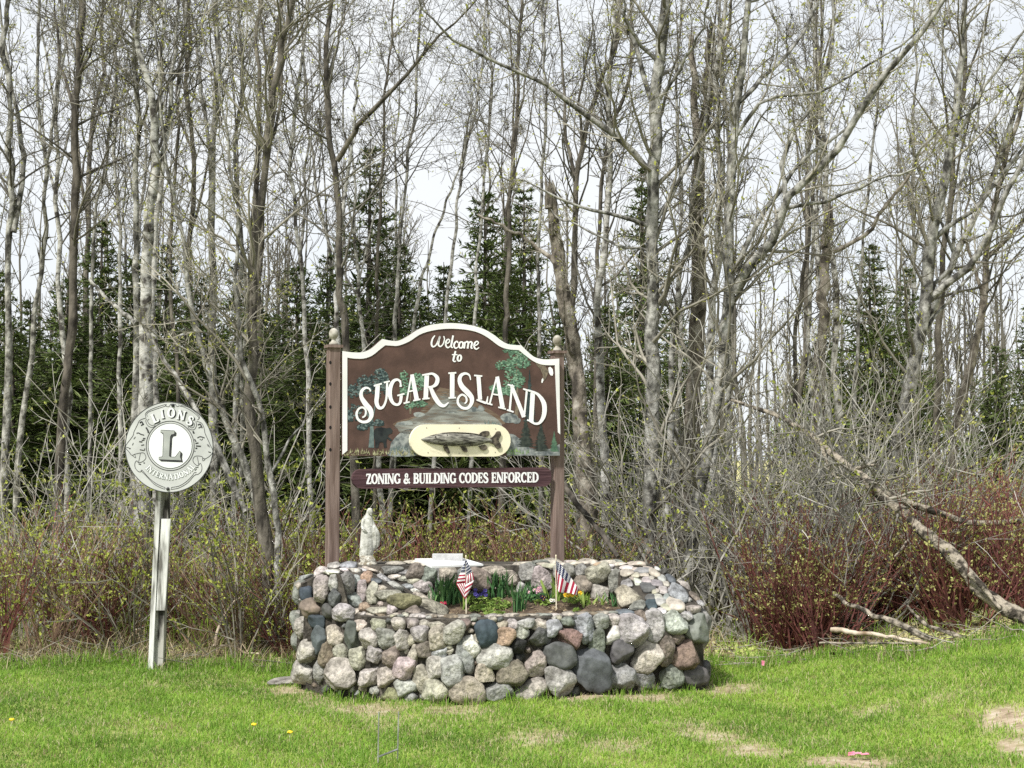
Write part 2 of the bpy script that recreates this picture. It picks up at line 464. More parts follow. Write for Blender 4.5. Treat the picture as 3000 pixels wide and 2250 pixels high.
def stone_mesh(name, rx, ry, rz, seed, ang=.5, sub=ICO3):
    r = np.random.default_rng(seed)
    V, F = sub
    V = V.copy()
    e = r.uniform(2.2, 3.4)                                             # boxy superellipsoid
    V /= (np.abs(V) ** e).sum(1, keepdims=True) ** (1 / e)
    # planar facets cut the boulder
    for _ in range(int(3 + 8 * ang)):
        d = r.normal(size=3); d[1] -= .4; d /= np.linalg.norm(d)
        h = r.uniform(.6, .95)
        s = V @ d - h
        V -= np.where(s > 0, s, 0)[:, None] * d * .93
    off = r.uniform(-50, 50, 3)
    dd = np.array([mnoise.noise(Vector(v * 1.3 + off)) * .13 + mnoise.noise(Vector(v * 3.4 + off)) * .06 + mnoise.noise(Vector(v * 8 + off)) * .03 for v in V])
    V = V * (1 + dd[:, None])
    k = 1.0 + r.uniform(-.16, .16) * V[:, 2]                             # taper: egg and wedge shapes
    V[:, 0] *= k
    V[:, 0] += r.uniform(-.18, .18) * V[:, 2]
    V = V * np.array([rx, ry, rz])
    return MB().add(V, F, 0, True).mesh(name)

stone_n = 0
PLACED = []
def place_stone(px, py, rx, rz, col, rot=0, ang=.5, plain=False, name='stone', up=.0, flat=.62, sub=None):
    """one stone at photo pixel (px, py), half sizes in photo pixels, bedded in the mortar where the sight line meets it"""
    global stone_n
    PLACED.append((px, py, rx * 1.12, rz * 1.12))
    d = Vector(ray(px, py)).normalized()
    hit, nor, _, dist = bvh.ray_cast(Vector((0, 0, EYE)), d)
    if hit is None:
        hit, nor, _, dist = bvh.find_nearest(Vector(at(px, py, 11.4)))
    s = hit.y / FPX
    r = np.random.default_rng(1000 + stone_n)
    a, c = rx * s * 1.15, rz * s * 1.15
    nor = nor if nor.dot(d) < 0 else -nor
    hn = Vector((nor.x, nor.y, 0))
    topface = nor.z > .75
    if topface:                                                         # lying on a top: pixel height is foreshortened
        fore = max(.16, abs(d.z) * nor.z + abs(d.y) * max(0, -nor.y))
        depth = min(c / fore, a * 1.2)
        hgt = max(.35 * a, .016) if c < a else .8 * c
        hgt = min(hgt, c * 1.1 + .004)
        me = stone_mesh(name, a, depth, hgt, 500 + stone_n, ang, sub or ICO2)
        q = Vector((0, 0, 1)).rotation_difference(nor).to_matrix().to_4x4()
        loc = hit + nor * hgt * .35
    else:
        hn.normalize()
        # the visible face turns with the wall but not beyond what its outline allows
        face = (hn * .7 + Vector((0, -1, 0)) * .5).normalized()
        dep = min(a, c) * flat * 1.25
        me = stone_mesh(name, a, dep, c, 500 + stone_n, ang, sub or (ICO3 if max(rx, rz) > 26 else ICO2))
        yaw = math.atan2(face.x, -face.y)
        q = Matrix.Rotation(yaw, 4, 'Z') @ Matrix.Rotation(math.radians(rot), 4, 'Y')
        loc = hit + face * dep * .3
    o = link(name, me, M['stone_plain'] if plain else M['stone'], planter)
    j = r.uniform(.9, 1.1) * np.array(SC[col]) * (1 + r.normal(0, .03, 3))
    o.color = (*j, 1)
    o.matrix_local = Matrix.Translation(loc - planter.location + Vector((0, 0, up))) @ q
    stone_n += 1
    return o

def za(x, y): return 840 + x / 3.3515, 1600 + y / 3.3515
def zb(x, y): return 1460 + x / 3.3515, 1600 + y / 3.3515

LEFT = [(205, 315, 78, 74, 'g'), (210, 460, 68, 82, 'db', 0, .8, 1), (250, 605, 115, 88, 'rb', 10, .9, 1), (355, 440, 80, 135, 'pk'), (470, 365, 48, 88, 'lg'),
        (570, 365, 75, 100, 'g'), (680, 360, 55, 72, 'lg'), (495, 515, 70, 98, 'dg'), (660, 525, 92, 86, 'g'), (415, 630, 60, 62, 'dg', 0, .6, 1),
        (320, 745, 118, 62, 'db', 0, .7, 1), (740, 440, 54, 102, 'pk', 5), (845, 480, 58, 125, 'pk', -4), (165, 805, 74, 100, 'tan'), (330, 915, 82, 128, 'sl', 0, .9, 1),
        (205, 1030, 105, 106, 'bg'), (405, 1065, 75, 122, 'oc', 12), (185, 1235, 105, 112, 'bg'), (340, 1245, 72, 112, 'g'), (560, 665, 112, 86, 'lg', 0, .8),
        (490, 875, 100, 96, 'by'), (655, 885, 78, 130, 'dg', 8, .5, 1), (540, 1045, 72, 80, 'bg'), (560, 1245, 165, 138, 'pk', 0, .3), (715, 1090, 85, 110, 'bg', -15),
        (830, 1275, 92, 104, 'pk'), (825, 905, 98, 98, 'pk', 0, .7), (875, 1050, 76, 92, 'lg', -12), (985, 1270, 90, 106, 'bg', -12), (1045, 1075, 84, 100, 'br'),
        (985, 900, 86, 96, 'g'), (1125, 905, 76, 92, 'pk'), (1170, 1195, 114, 100, 'pk'), (1165, 1375, 104, 88, 'pk'), (1030, 1470, 104, 72, 'mo'),
        (1225, 1490, 80, 60, 'g'), (1322, 1315, 76, 132, 'bg', 5), (1325, 870, 86, 84, 'pk'), (1350, 1020, 84, 84, 'br'), (1455, 1190, 96, 108, 'pk', -10),
        (1465, 1400, 116, 112, 'bg'), (1490, 905, 84, 112, 'tan', -10), (1500, 1045, 66, 66, 'lg'), (1640, 835, 94, 106, 'lg', 0, .2), (1625, 1215, 108, 142, 'lg', -12),
        (1735, 1075, 82, 160, 'g', -14), (1765, 1405, 156, 118, 'bg', 0, .3), (1820, 985, 78, 114, 'w', -14), (1942, 850, 108, 118, 'db', 0, .2, 1), (1880, 915, 58, 58, 'tan'),
        (2045, 1075, 144, 118, 'lg', 12, .15), (1940, 1235, 85, 98, 'by'), (2065, 1430, 140, 98, 'g'),
        (740, 780, 88, 50, 'bg', 0, .8), (900, 770, 84, 52, 'tan', 0, .8), (1100, 770, 78, 64, 'bg'), (1235, 765, 62, 52, 'g'), (1345, 765, 62, 40, 'tan'), (1475, 775, 74, 42, 'bg'),
        (1735, 780, 60, 60, 'br'), (1245, 1060, 48, 84, 'tan'), (1230, 930, 40, 60, 'bg')]
RIGHT = [(20, 770, 62, 34, 'tan'), (132, 765, 55, 46, 'pk', 0, .2), (75, 885, 88, 84, 'or', 0, .4), (215, 855, 70, 62, 'pk'), (265, 755, 78, 56, 'lg'), (395, 765, 78, 56, 'tan'),
         (385, 905, 110, 100, 'dg', 15, .8), (535, 820, 82, 84, 'lb', 0, .9), (680, 745, 76, 52, 'gg'), (190, 985, 80, 74, 'bl', 0, .8), (205, 1095, 50, 48, 'bl'),
         (355, 1150, 94, 118, 'tan'), (135, 1245, 144, 118, 'br', 0, .3), (585, 1060, 142, 145, 'dg', 0, .9, 1), (700, 890, 108, 108, 'rb', 0, .8), (840, 815, 88, 128, 'lb', -14),
         (1000, 740, 78, 72, 'g'), (1125, 720, 66, 52, 'pk'), (1240, 665, 88, 52, 'sl', 0, .7, 1), (1312, 820, 144, 142, 'lg', 0, .2), (1530, 790, 88, 152, 'lg', 3, .4),
         (970, 960, 88, 156, 'gg', 4), (1125, 875, 74, 92, 'w', 0, .7, 1), (1190, 1030, 118, 118, 'dg', 0, .8, 1), (1455, 1085, 144, 148, 'by', 0, .6), (1615, 1010, 92, 158, 'br', -6, .8),
         (890, 1185, 175, 225, 'sl', -12, .9, 1), (1010, 1345, 90, 80, 'br', 0, .4, 1), (1190, 1270, 142, 120, 'g', 18, .9), (575, 1330, 150, 134, 'lg', 10, .9), (315, 1400, 155, 116, 'pk', 0, .9),
         (1420, 1290, 104, 84, 'g', 18, .8), (1680, 1280, 128, 102, 'gg', 15, .8), (1750, 895, 70, 64, 'br'), (1725, 740, 112, 98, 'lg', 0, .2), (1930, 800, 134, 128, 'gg', 0, .4, 1),
         (1850, 685, 68, 52, 'lg'), (1895, 620, 78, 48, 'bg'), (1825, 1050, 144, 134, 'rb', 0, .7), (2018, 1045, 70, 118, 'br'), (1910, 1262, 134, 94, 'dg', 0, .9, 1), (2075, 1275, 95, 84, 'g', 0, .8),
         (1750, 470, 108, 88, 'lb', 0, .7), (1690, 330, 58, 52, 'sl', 0, .4, 1), (1405, 690, 62, 56, 'br'), (1380, 600, 82, 44, 'gg', -8, .7), (1510, 590, 64, 56, 'db', 0, .5, 1),
         # back wall, inner face
         (285, 275, 74, 94, 'g', -12), (110, 310, 94, 66, 'bg'), (430, 330, 94, 114, 'pk'), (300, 195, 78, 36, 'gg'), (440, 190, 56, 34, 'bg'), (815, 235, 68, 58, 'g'), (980, 265, 112, 98, 'bg', 0, .5),
         (820, 375, 94, 94, 'br'), (1005, 465, 94, 104, 'tan', 0, .8), (1150, 350, 64, 112, 'gg', 10, .9), (1262, 375, 54, 44, 'g'), (1290, 505, 124, 114, 'tan', 0, .6), (690, 250, 56, 76, 'g'), (590, 260, 60, 70, 'g')]
BACKL = [(1590, 275, 84, 94, 'by', 0, .3), (1890, 330, 114, 112, 'br'), (1400, 300, 78, 94, 'gg'), (1270, 250, 84, 80, 'br'), (1482, 290, 44, 84, 'g'), (2030, 240, 114, 40, 'tan'), (1740, 270, 70, 70, 'g')]
for lst, zf in ((LEFT, za), (RIGHT, zb), (BACKL, za)):
    for t in lst:
        x, y, a, c, col = t[:5]
        px, py = zf(x, y)
        place_stone(px, py, a / 3.3515, c / 3.3515, col, t[5] if len(t) > 5 else 0, t[6] if len(t) > 6 else .5, len(t) > 7)
PEB = [(1365, 352, 38, 34, 'w'), (1470, 410, 72, 40, 'dg'), (1455, 345, 48, 32, 'lg'), (1552, 380, 58, 37, 'g'), (1560, 447, 22, 23, 'pk'), (1617, 440, 42, 36, 'pk'), (1570, 510, 40, 27, 'lg'),
       (1655, 510, 47, 32, 'lb'), (1490, 512, 47, 32, 'dg'), (1597, 556, 52, 36, 'lg'), (1645, 606, 52, 32, 'by'), (1600, 642, 44, 26, 'w'), (1265, 272, 62, 30, 'by'), (1350, 290, 46, 24, 'tan'), (1430, 292, 42, 20, 'by'),
       (1410, 255, 74, 24, 'g'), (1530, 270, 58, 30, 'by'), (1602, 322, 42, 32, 'lg'), (1642, 380, 30, 26, 'bg'), (1360, 192, 82, 42, 'bg'), (1010, 146, 70, 32, 'or'), (1190, 190, 62, 22, 'by'), (1120, 165, 50, 20, 'tan'),
       (1080, 200, 56, 22, 'w'), (720, 172, 66, 18, 'tan'), (830, 178, 64, 34, 'bg'), (520, 98, 82, 26, 'by'), (1735, 585, 84, 54, 'by'), (1260, 225, 60, 18, 'w'), (1340, 235, 40, 14, 'tan'), (930, 170, 46, 18, 'w'),
       (1150, 258, 80, 30, 'lg'), (1500, 320, 30, 18, 'tan'), (1530, 455, 30, 20, 'by'), (1700, 445, 36, 24, 'g'), (1530, 640, 40, 24, 'lg'), (1470, 225, 40, 14, 'by'), (1560, 230, 34, 14, 'lg'), (620, 190, 56, 18, 'bg')]
for x, y, a, c, col in PEB:
    px, py = zb(x, y); place_stone(px, py, a / 3.3515, c / 3.3515, col, 0, .15, True, 'cap_stone')
CAPL = [(310, 238, 74, 68, 'w'), (470, 205, 66, 28, 'lg'), (600, 202, 82, 26, 'lb'), (440, 268, 72, 40, 'w'), (570, 245, 58, 36, 'w'), (672, 250, 62, 28, 'by'), (820, 245, 74, 36, 'by'), (780, 302, 58, 60, 'or'), (880, 342, 48, 36, 'sl'),
        (960, 330, 74, 46, 'lg'), (1060, 402, 84, 56, 'lg'), (1185, 405, 72, 32, 'lb'), (1030, 235, 104, 36, 'gg'), (1180, 262, 94, 30, 'g'), (1000, 490, 114, 52, 'tan'), (1150, 545, 142, 70, 'mo'), (1320, 515, 84, 60, 'tan'),
        (1340, 395, 84, 58, 'pk'), (1240, 345, 60, 34, 'by'), (920, 640, 130, 52, 'bg'), (1042, 620, 54, 56, 'pk'), (770, 602, 54, 46, 'or'), (1420, 620, 150, 56, 'tan'), (680, 640, 54, 42, 'bg'), (740, 240, 44, 26, 'lg'),
        (1060, 305, 60, 26, 'w'), (1150, 320, 56, 24, 'by'), (930, 420, 56, 44, 'bg'), (1260, 440, 56, 40, 'w'), (1430, 500, 54, 60, 'bg'), (1240, 640, 70, 44, 'br')]
for x, y, a, c, col in CAPL:
    px, py = za(x, y); place_stone(px, py, a / 3.3515, c / 3.3515, col, 0, .5, False, 'cap_stone')
# flat mortar-bedded flagstones along the top of the back wall and the front ledge
r = np.random.default_rng(5)
for k in range(15):
    x = -.98 + k * .133 + r.uniform(-.03, .03)
    if -.62 < x < -.02: continue
    me = stone_mesh('cap_stone', r.uniform(.07, .1), r.uniform(.1, .16), r.uniform(.02, .035), 900 + k, .6, ICO2)
    o = link('cap_stone', me, M['stone'], planter); o.color = (*(np.array(SC[['tan', 'by', 'bg', 'tan', 'gg'][k % 5]]) * r.uniform(.85, 1.1)), 1)
    o.location = (x, 11.58 + r.uniform(-.03, .2) - 11.2, .925)
    o.rotation_euler = (r.normal(0, .06), r.normal(0, .06), r.uniform(-.3, .3))
for k in range(26):
    x = -1.15 + k * .088 + r.uniform(-.02, .02)
    me = stone_mesh('ledge_stone', r.uniform(.05, .075), r.uniform(.06, .09), r.uniform(.016, .024), 950 + k, .7, ICO2)
    o = link('ledge_stone', me, M['stone'], planter); o.color = (*(np.array(SC[['tan', 'bg', 'oc', 'tan', 'gg', 'pk'][k % 6]]) * r.uniform(.7, .95)), 1)
    o.location = (x, float(front_y(x)) + .17 + r.uniform(-.02, .03) - 11.2, .607 - .02 * float(sstep(x, 0, 1.4)))
    o.rotation_euler = (r.normal(0, .05), r.normal(0, .05), r.uniform(-.5, .5))
# small chinking stones wedged into the joints of the face
rc = np.random.default_rng(91); nch = 0
for _ in range(9000):
    if nch >= 150: break
    px, py = rc.uniform(875, 2065), rc.uniform(1665, 2045)
    hit, nor, _i, _d = bvh.ray_cast(Vector((0, 0, EYE)), Vector(ray(px, py)).normalized())
    if hit is None or hit.z < .03 or (nor.z > .6 and -.55 < hit.x < .95) or (hit.y > 11.3 and hit.z < .7 and hit.x < 1): continue
    A = np.array(PLACED); q = np.sqrt(((A[:, 0] - px) / A[:, 2]) ** 2 + ((A[:, 1] - py) / A[:, 3]) ** 2)
    gap = (q - 1) * np.minimum(A[:, 2], A[:, 3])
    if gap.min() < 3.5: continue
    rad = min(15, gap.min() * 1.0 + 3.5)
    place_stone(px, py, rad * rc.uniform(.85, 1.25), rad * rc.uniform(.7, 1.0), ['g', 'bg', 'tan', 'dg', 'lg', 'br', 'pk'][rc.integers(7)], rc.uniform(-40, 40), .7, False, 'chink_stone', sub=ICO2)
    nch += 1
# the sides and the back of the bed, out of the camera's sight but there from a step aside
P2 = np.vstack([PLAN[10:], PLAN[:2]])
seg = np.linalg.norm(np.diff(P2, axis=0), axis=1); cum = np.concatenate([[0], np.cumsum(seg)])
for row in range(4):
    s = .06 + .08 * (row % 2)
    while s < cum[-1]:
        i = np.searchsorted(cum, s) - 1; i = max(0, min(i, len(seg) - 1)); f = (s - cum[i]) / seg[i]
        p = P2[i] * (1 - f) + P2[i + 1] * f; t = (P2[i + 1] - P2[i]) / seg[i]; nn = np.array([t[1], -t[0]])
        zz = .1 + row * .2 + r.uniform(-.02, .02)
        if zz < float(top_h(p[0] * .97, 11.2 + (p[1] - 11.2) * .93)) - .05:
            me = stone_mesh('stone', r.uniform(.085, .125), .07, r.uniform(.085, .11), 1200 + stone_n, .6, ICO2)
            o = link('stone', me, M['stone'], planter)
            o.color = (*(np.array(SC[['lg', 'g', 'bg', 'pk', 'dg', 'br', 'tan', 'gg'][r.integers(8)]])), 1)
            o.location = (p[0], p[1] - 11.2, zz); o.rotation_euler = (0, r.uniform(-.6, .6), math.atan2(t[1], t[0]))
            stone_n += 1
        s += .215

# ------------------------------------------------------------------ the welcome sign
class Plane:
    def __init__(self, p0, nrm):
        self.p0 = np.asarray(p0, float); self.n = np.asarray(nrm, float) / np.linalg.norm(nrm)
    def hit(self, px, py, off=0.0):
        d = ray(px, py); o = np.array([0, 0, EYE])
        # find the in-plane point first, then lift it off the face
        t = ((self.p0 - o) @ self.n) / (d @ self.n)
        return o + d * t + self.n * off

pl, pr_ = at(1002, 1340, 11.72), at(1641, 1340, 12.5)
tv = pr_ - pl; tv[2] = 0; tv /= np.linalg.norm(tv)
SIGN = Plane(pl, (tv[1], -tv[0], 0))
def zs(x, y, off=0.0): return SIGN.hit(920 + x / 2.8359, 920 + y / 2.8359, off)

def ribbon(mb, pts, f, off=.0, m=0, closed=False, smooth=0):
    """pts: (x, y, width) in picture units of the mapping f"""
    p = np.array(pts, float)
    if smooth:
        p = catmull(np.vstack([p, p[:1]]) if closed else p, smooth)
        if closed: p = p[:-1]
    xy, w = p[:, :2], p[:, 2]
    if closed:
        t = np.roll(xy, -1, 0) - np.roll(xy, 1, 0)
    else:
        t = np.gradient(xy, axis=0)
    nn = np.stack([-t[:, 1], t[:, 0]], 1); nn /= np.linalg.norm(nn, axis=1, keepdims=True) + 1e-9
    L = xy + nn * w[:, None] / 2; R = xy - nn * w[:, None] / 2
    V = [f(*q, off) for q in L] + [f(*q, off) for q in R]
    k = len(p)
    F = [(i, (i + 1) % k, k + (i + 1) % k, k + i) for i in range(k if closed else k - 1)]
    mb.add(V, F, m, False)

def poly(mb, pts, f, off=0., m=0, smooth=0):
    p = np.array(pts, float)
    if smooth:
        p = catmull(np.vstack([p, p[:1]]), smooth)[:-1]
    mb.fill([f(*q, off) for q in p], m)

M['sign_brown'] = mat('sign_brown', (.07, .04, .032), (.105, .06, .048), 7, rough=.65, bump=.1, spec=.3)
M['post_brown'] = mat('post_brown', (.13, .09, .075), (.21, .155, .135), 6, (6, 6, .5), rough=.8, bump=.25, bscale=14, c3=(.24, .17, .14))
M['board_brown'] = mat('board_brown', (.055, .027, .032), (.095, .05, .055), 5, (.6, 1, 9), rough=.75, bump=.35, bscale=10)
M['letter'] = mat('letter', (.8, .8, .8), (.88, .88, .88), 12, rough=.55)
M['finial'] = mat('finial', (.22, .2, .16), (.44, .42, .37), 14, rough=.55)
M['hole'] = mat('hole', (.012, .01, .01))
M['cream'] = mat('cream', (.78, .72, .53), (.85, .79, .6), 4, rough=.5)
M['pond'] = mat('pond', (.13, .12, .105), (.28, .29, .27), 5, (1, 1, 7), lo=.35, hi=.65)
M['shore'] = mat('shore', (.12, .08, .055), (.2, .15, .11), 6, (1, 1, 9))
M['paint_rock'] = mat('paint_rock', (.1, .115, .12), (.32, .34, .33), 22)
M['leaf_blue'] = mat('leaf_blue', (.022, .036, .038), (.05, .075, .072), 30)
M['leaf_blue2'] = mat('leaf_blue2', (.1, .14, .14), (.17, .22, .21), 30)
M['leaf_green'] = mat('leaf_green', (.055, .11, .075), (.1, .18, .115), 30)
M['leaf_green2'] = mat('leaf_green2', (.15, .28, .19), (.24, .37, .26), 30)
M['paint_trunk'] = mat('paint_trunk', (.12, .1, .075), (.22, .18, .13), 30)
M['paint_dark'] = mat('paint_dark', (.014, .017, .019), (.03, .036, .036), 20)
M['paint_spruce'] = mat('paint_spruce', (.02, .028, .025), (.05, .06, .05), 30)
M['paint_grass'] = mat('paint_grass', (.2, .2, .09), (.42, .4, .25), 40)
M['paint_grass2'] = mat('paint_grass2', (.1, .2, .07), (.24, .36, .13), 40)

OUT = [(235, 308), (310, 318), (400, 318), (470, 290), (530, 240), (567, 208), (640, 222), (700, 222), (770, 190), (850, 138), (940, 97), (1050, 80), (1160, 76), (1280, 90), (1400, 122), (1490, 172), (1560, 225), (1610, 250), (1665, 258),
       (1720, 260), (1770, 310), (1830, 358), (1900, 376), (1965, 376), (2035, 370)]
top = np.vstack([catmull(OUT[:6], 16), catmull(OUT[5:20], 44)[1:], catmull(OUT[19:], 14)[1:]])
outer = [tuple(q) for q in top] + [(2045, 1178), (235, 1180)]
sloc = zs(1140, 1180); sloc[2] = 0
sign = thing('welcome_sign', 'brown and white painted welcome sign on two wooden posts above the stone planter', 'sign', (sloc[0], sloc[1], 0))
TH = .04
pm = MB(); pm.slab([zs(*q) for q in outer], [zs(*q, -TH) for q in outer], 0)
panel = part('panel', pm, M['sign_brown'], sign)
bm_ = MB()
inner = np.array([(275, 362), (330, 370), (410, 370), (480, 346), (545, 295), (590, 260), (640, 263), (700, 263), (790, 228), (880, 170), (980, 138), (1100, 123), (1240, 128), (1350, 150), (1440, 195), (1530, 262), (1590, 288), (1640, 296),
                  (1700, 300), (1755, 345), (1820, 392), (1880, 418), (1940, 425), (2000, 425)], float)
intop = np.vstack([catmull(inner[:6], 16), catmull(inner[5:19], 44)[1:], catmull(inner[18:], 14)[1:]])
o_path = [(235, 1168)] + [tuple(q) for q in top] + [(2043, 1000)]
i_path = [(275, 1135)] + [tuple(q) for q in intop] + [(2026, 985)]
V = []
for q in o_path: V.append(zs(*q, .006))
for q in i_path: V.append(zs(*q, .006))
for q in o_path: V.append(zs(*q, -.001))
for q in i_path: V.append(zs(*q, -.001))
k = len(o_path)
F = [(i, i + 1, k + i + 1, k + i) for i in range(k - 1)] + [(i, i + 1, 2 * k + i + 1, 2 * k + i) for i in range(k - 1)] + [(k + i, k + i + 1, 3 * k + i + 1, 3 * k + i) for i in range(k - 1)]
bm_.add(V, F, 0, False)
part('border', bm_, M['white_paint'], sign, panel)

# lettering, stroke by stroke
def caps_sugar_island():
    L = {}
    L['S'] = [[(470, 642, 10), (455, 619, 14), (425, 614, 20), (395, 640, 26), (392, 690, 32), (425, 745, 42), (465, 795, 42), (475, 845, 34), (450, 887, 26), (405, 897, 22), (365, 875, 20), (352, 830, 19), (370, 788, 17), (403, 776, 16), (428, 800, 16), (424, 842, 15), (400, 860, 12)]]
    L['U'] = [[(528, 590, 36), (522, 680, 36), (518, 735, 34), (538, 778, 28), (572, 772, 20), (597, 715, 18), (604, 640, 18), (606, 566, 18)], [(495, 597, 14), (562, 578, 14)], [(578, 570, 13), (628, 558, 13)]]
    L['G'] = [[(722, 600, 10), (712, 560, 16), (688, 545, 20), (655, 562, 28), (632, 615, 34), (630, 680, 34), (652, 735, 26), (688, 754, 20), (714, 735, 22), (722, 690, 26), (722, 675, 28)], [(718, 605, 20), (718, 550, 6)], [(690, 678, 13), (750, 662, 13)]]
    L['A'] = [[(808, 505, 12), (766, 735, 15)], [(812, 502, 30), (852, 712, 38)], [(782, 645, 12), (840, 632, 12)], [(742, 742, 13), (792, 730, 13)], [(822, 720, 13), (882, 708, 13)]]
    L['R'] = [[(936, 500, 38), (926, 700, 38)], [(896, 508, 13), (945, 498, 13)], [(898, 706, 13), (958, 700, 13)], [(930, 502, 16), (985, 497, 20), (1022, 532, 32), (1015, 578, 32), (980, 604, 20), (935, 606, 14)], [(962, 602, 26), (998, 685, 38), (1042, 748, 34), (1080, 762, 22), (1116, 734, 8)]]
    L['I'] = [[(1147, 490, 38), (1146, 696, 38)], [(1114, 492, 13), (1180, 488, 13)], [(1115, 698, 13), (1178, 694, 13)]]
    L['S2'] = [[(1300, 548, 8), (1288, 508, 14), (1254, 494, 20), (1218, 512, 28), (1208, 555, 34), (1230, 605, 42), (1275, 652, 44), (1308, 695, 38), (1306, 742, 30), (1276, 780, 24), (1232, 780, 22), (1196, 745, 20), (1196, 700, 18), (1226, 670, 17), (1260, 688, 16), (1266, 724, 15), (1250, 745, 11)]]
    L['L'] = [[(1364, 512, 34), (1378, 712, 34)], [(1328, 510, 13), (1396, 516, 13)], [(1348, 712, 13), (1400, 730, 18), (1430, 735, 18), (1442, 684, 8)]]
    L['A2'] = [[(1515, 525, 12), (1458, 745, 15)], [(1520, 520, 30), (1565, 780, 38)], [(1482, 665, 12), (1548, 676, 12)], [(1434, 742, 13), (1480, 754, 13)], [(1528, 774, 13), (1592, 790, 13)]]
    L['N'] = [[(1642, 600, 17), (1624, 802, 17)], [(1636, 588, 28), (1742, 856, 34)], [(1766, 632, 17), (1744, 856, 14)], [(1606, 585, 13), (1662, 602, 13)], [(1600, 796, 13), (1656, 814, 13)], [(1734, 622, 13), (1798, 642, 13)]]
    L['D'] = [[(1816, 645, 38), (1802, 892, 38)], [(1774, 632, 13), (1835, 650, 13)], [(1768, 880, 13), (1822, 898, 13)], [(1810, 644, 14), (1862, 672, 24), (1908, 745, 38), (1908, 838, 36), (1875, 900, 24), (1835, 911, 18), (1790, 890, 14)]]
    return L
for ch, strokes in caps_sugar_island().items():
    g = MB()
    for j, s in enumerate(strokes):
        ribbon(g, s, zs, .0046 + .0006 * j, 0, smooth=(len(s) * 5 if len(s) > 3 else 0))
    part('letter', g, M['letter'], sign, panel)
SCRIPT = [
    [[(1003, 178, 8), (984, 205, 13), (974, 245, 15), (984, 271, 13), (1008, 262, 11), (1030, 225, 13), (1044, 186, 13), (1036, 220, 15), (1032, 255, 14), (1048, 270, 11), (1070, 250, 10), (1082, 210, 9), (1076, 184, 10)]],
    [[(1092, 248, 9), (1116, 238, 10), (1126, 220, 9), (1112, 210, 10), (1096, 228, 15), (1094, 262, 14), (1110, 280, 11), (1132, 266, 8)]],
    [[(1154, 178, 14), (1142, 240, 16), (1138, 270, 14), (1152, 281, 8)]],
    [[(1196, 240, 12), (1184, 227, 11), (1166, 242, 15), (1162, 268, 14), (1176, 285, 11), (1196, 272, 7)]],
    [[(1252, 232, 17), (1244, 286, 16)], [(1248, 248, 9), (1266, 230, 12), (1280, 240, 15), (1274, 287, 16)], [(1278, 250, 9), (1296, 231, 12), (1310, 241, 15), (1304, 278, 15), (1316, 286, 8)]],
    [[(1328, 264, 9), (1352, 255, 10), (1364, 238, 9), (1350, 227, 10), (1332, 245, 15), (1330, 276, 14), (1346, 292, 11), (1370, 278, 8)]],
    [[(1174, 308, 14), (1160, 362, 16), (1156, 386, 14), (1168, 396, 9), (1178, 388, 7)], [(1144, 338, 9), (1190, 338, 9)]],
]
for st in SCRIPT:
    g = MB()
    for j, s in enumerate(st): ribbon(g, s, zs, .0046 + .0005 * j, 0, smooth=(len(s) * 5 if len(s) > 2 else 0))
    part('letter', g, M['letter'], sign, panel)
for cxy, rx, ry in (((1220, 257), 17, 26), ((1206, 366), 15, 25)):
    g = MB()
    a = np.linspace(0, 2 * math.pi, 22)[:-1]
    ribbon(g, [(cxy[0] + rx * math.cos(t) - 3 * math.sin(t), cxy[1] + ry * math.sin(t), 10 + 6 * abs(math.cos(t))) for t in a], zs, .0046, 0, closed=True)
    part('letter', g, M['letter'], sign, panel)

# the painted landscape, each painted thing a thin coat on the panel
def daubs(name, ells, n, size, mats, seed, off=.0018, ms=(.6, .4), parent=panel):
    r = np.random.default_rng(seed); g = MB()
    for m in range(len(mats)):
        for k in range(int(n * ms[m])):
            ex, ey, ea, eb = ells[r.integers(len(ells))]
            t, q = r.uniform(0, 2 * math.pi), math.sqrt(r.uniform(0, 1)) * (1 if m == 0 else .9)
            x, y = ex + ea * q * math.cos(t), ey + eb * q * math.sin(t)
            if m: y -= eb * .15
            if not (240 < x < 2038): continue
            s = size * r.uniform(.5, 1.3) * (1 if m == 0 else .75)
            a0 = r.uniform(0, 6.3)
            g.fill([zs(x + s * r.uniform(.6, 1.1) * math.cos(a0 + i * 1.2566), min(1176, y + s * .7 * r.uniform(.6, 1.1) * math.sin(a0 + i * 1.2566)), off + .00022 * m + .0000012 * k) for i in range(5)], m)
    part(name, g, mats, sign, parent)
g = MB(); poly(g, [(1045, 610), (1185, 640), (1260, 690), (1420, 770), (1540, 850), (1560, 920), (1100, 930), (800, 960), (660, 925), (700, 890), (830, 850), (900, 790), (960, 700)], zs, .0008, 0, 60); part('painted_shore', g, M['shore'], sign, panel)
g = MB(); poly(g, [(1060, 680), (1180, 700), (1260, 745), (1400, 800), (1530, 880), (1560, 940), (1500, 1000), (800, 1000), (690, 945), (680, 918), (820, 870), (920, 830), (1000, 750)], zs, .0012, 0, 60); part('painted_pond', g, M['pond'], sign, panel)
r = np.random.default_rng(4)
for mm, nn in (('paint_rock', 40), ('shore', 45), ('pond', 30)):          # loose brush strokes across the water
    g = MB()
    for k in range(nn):
        t = r.uniform(.02, 1); y = 640 + 330 * t; cxp = 1110 - 60 * t; hw = 60 + 330 * t
        x = cxp + r.uniform(-1, 1) * hw * .85; L_ = r.uniform(20, 70) * (.4 + t)
        ribbon(g, [(x - L_, y + r.uniform(-3, 3), 1.5), (x, y, r.uniform(3, 7)), (x + L_, y + r.uniform(-4, 4), 1.5)], zs, .00135 + 1.2e-6 * (k + 50 * (mm == 'shore')))
    part('painted_ripples', g, M[mm], sign, panel)
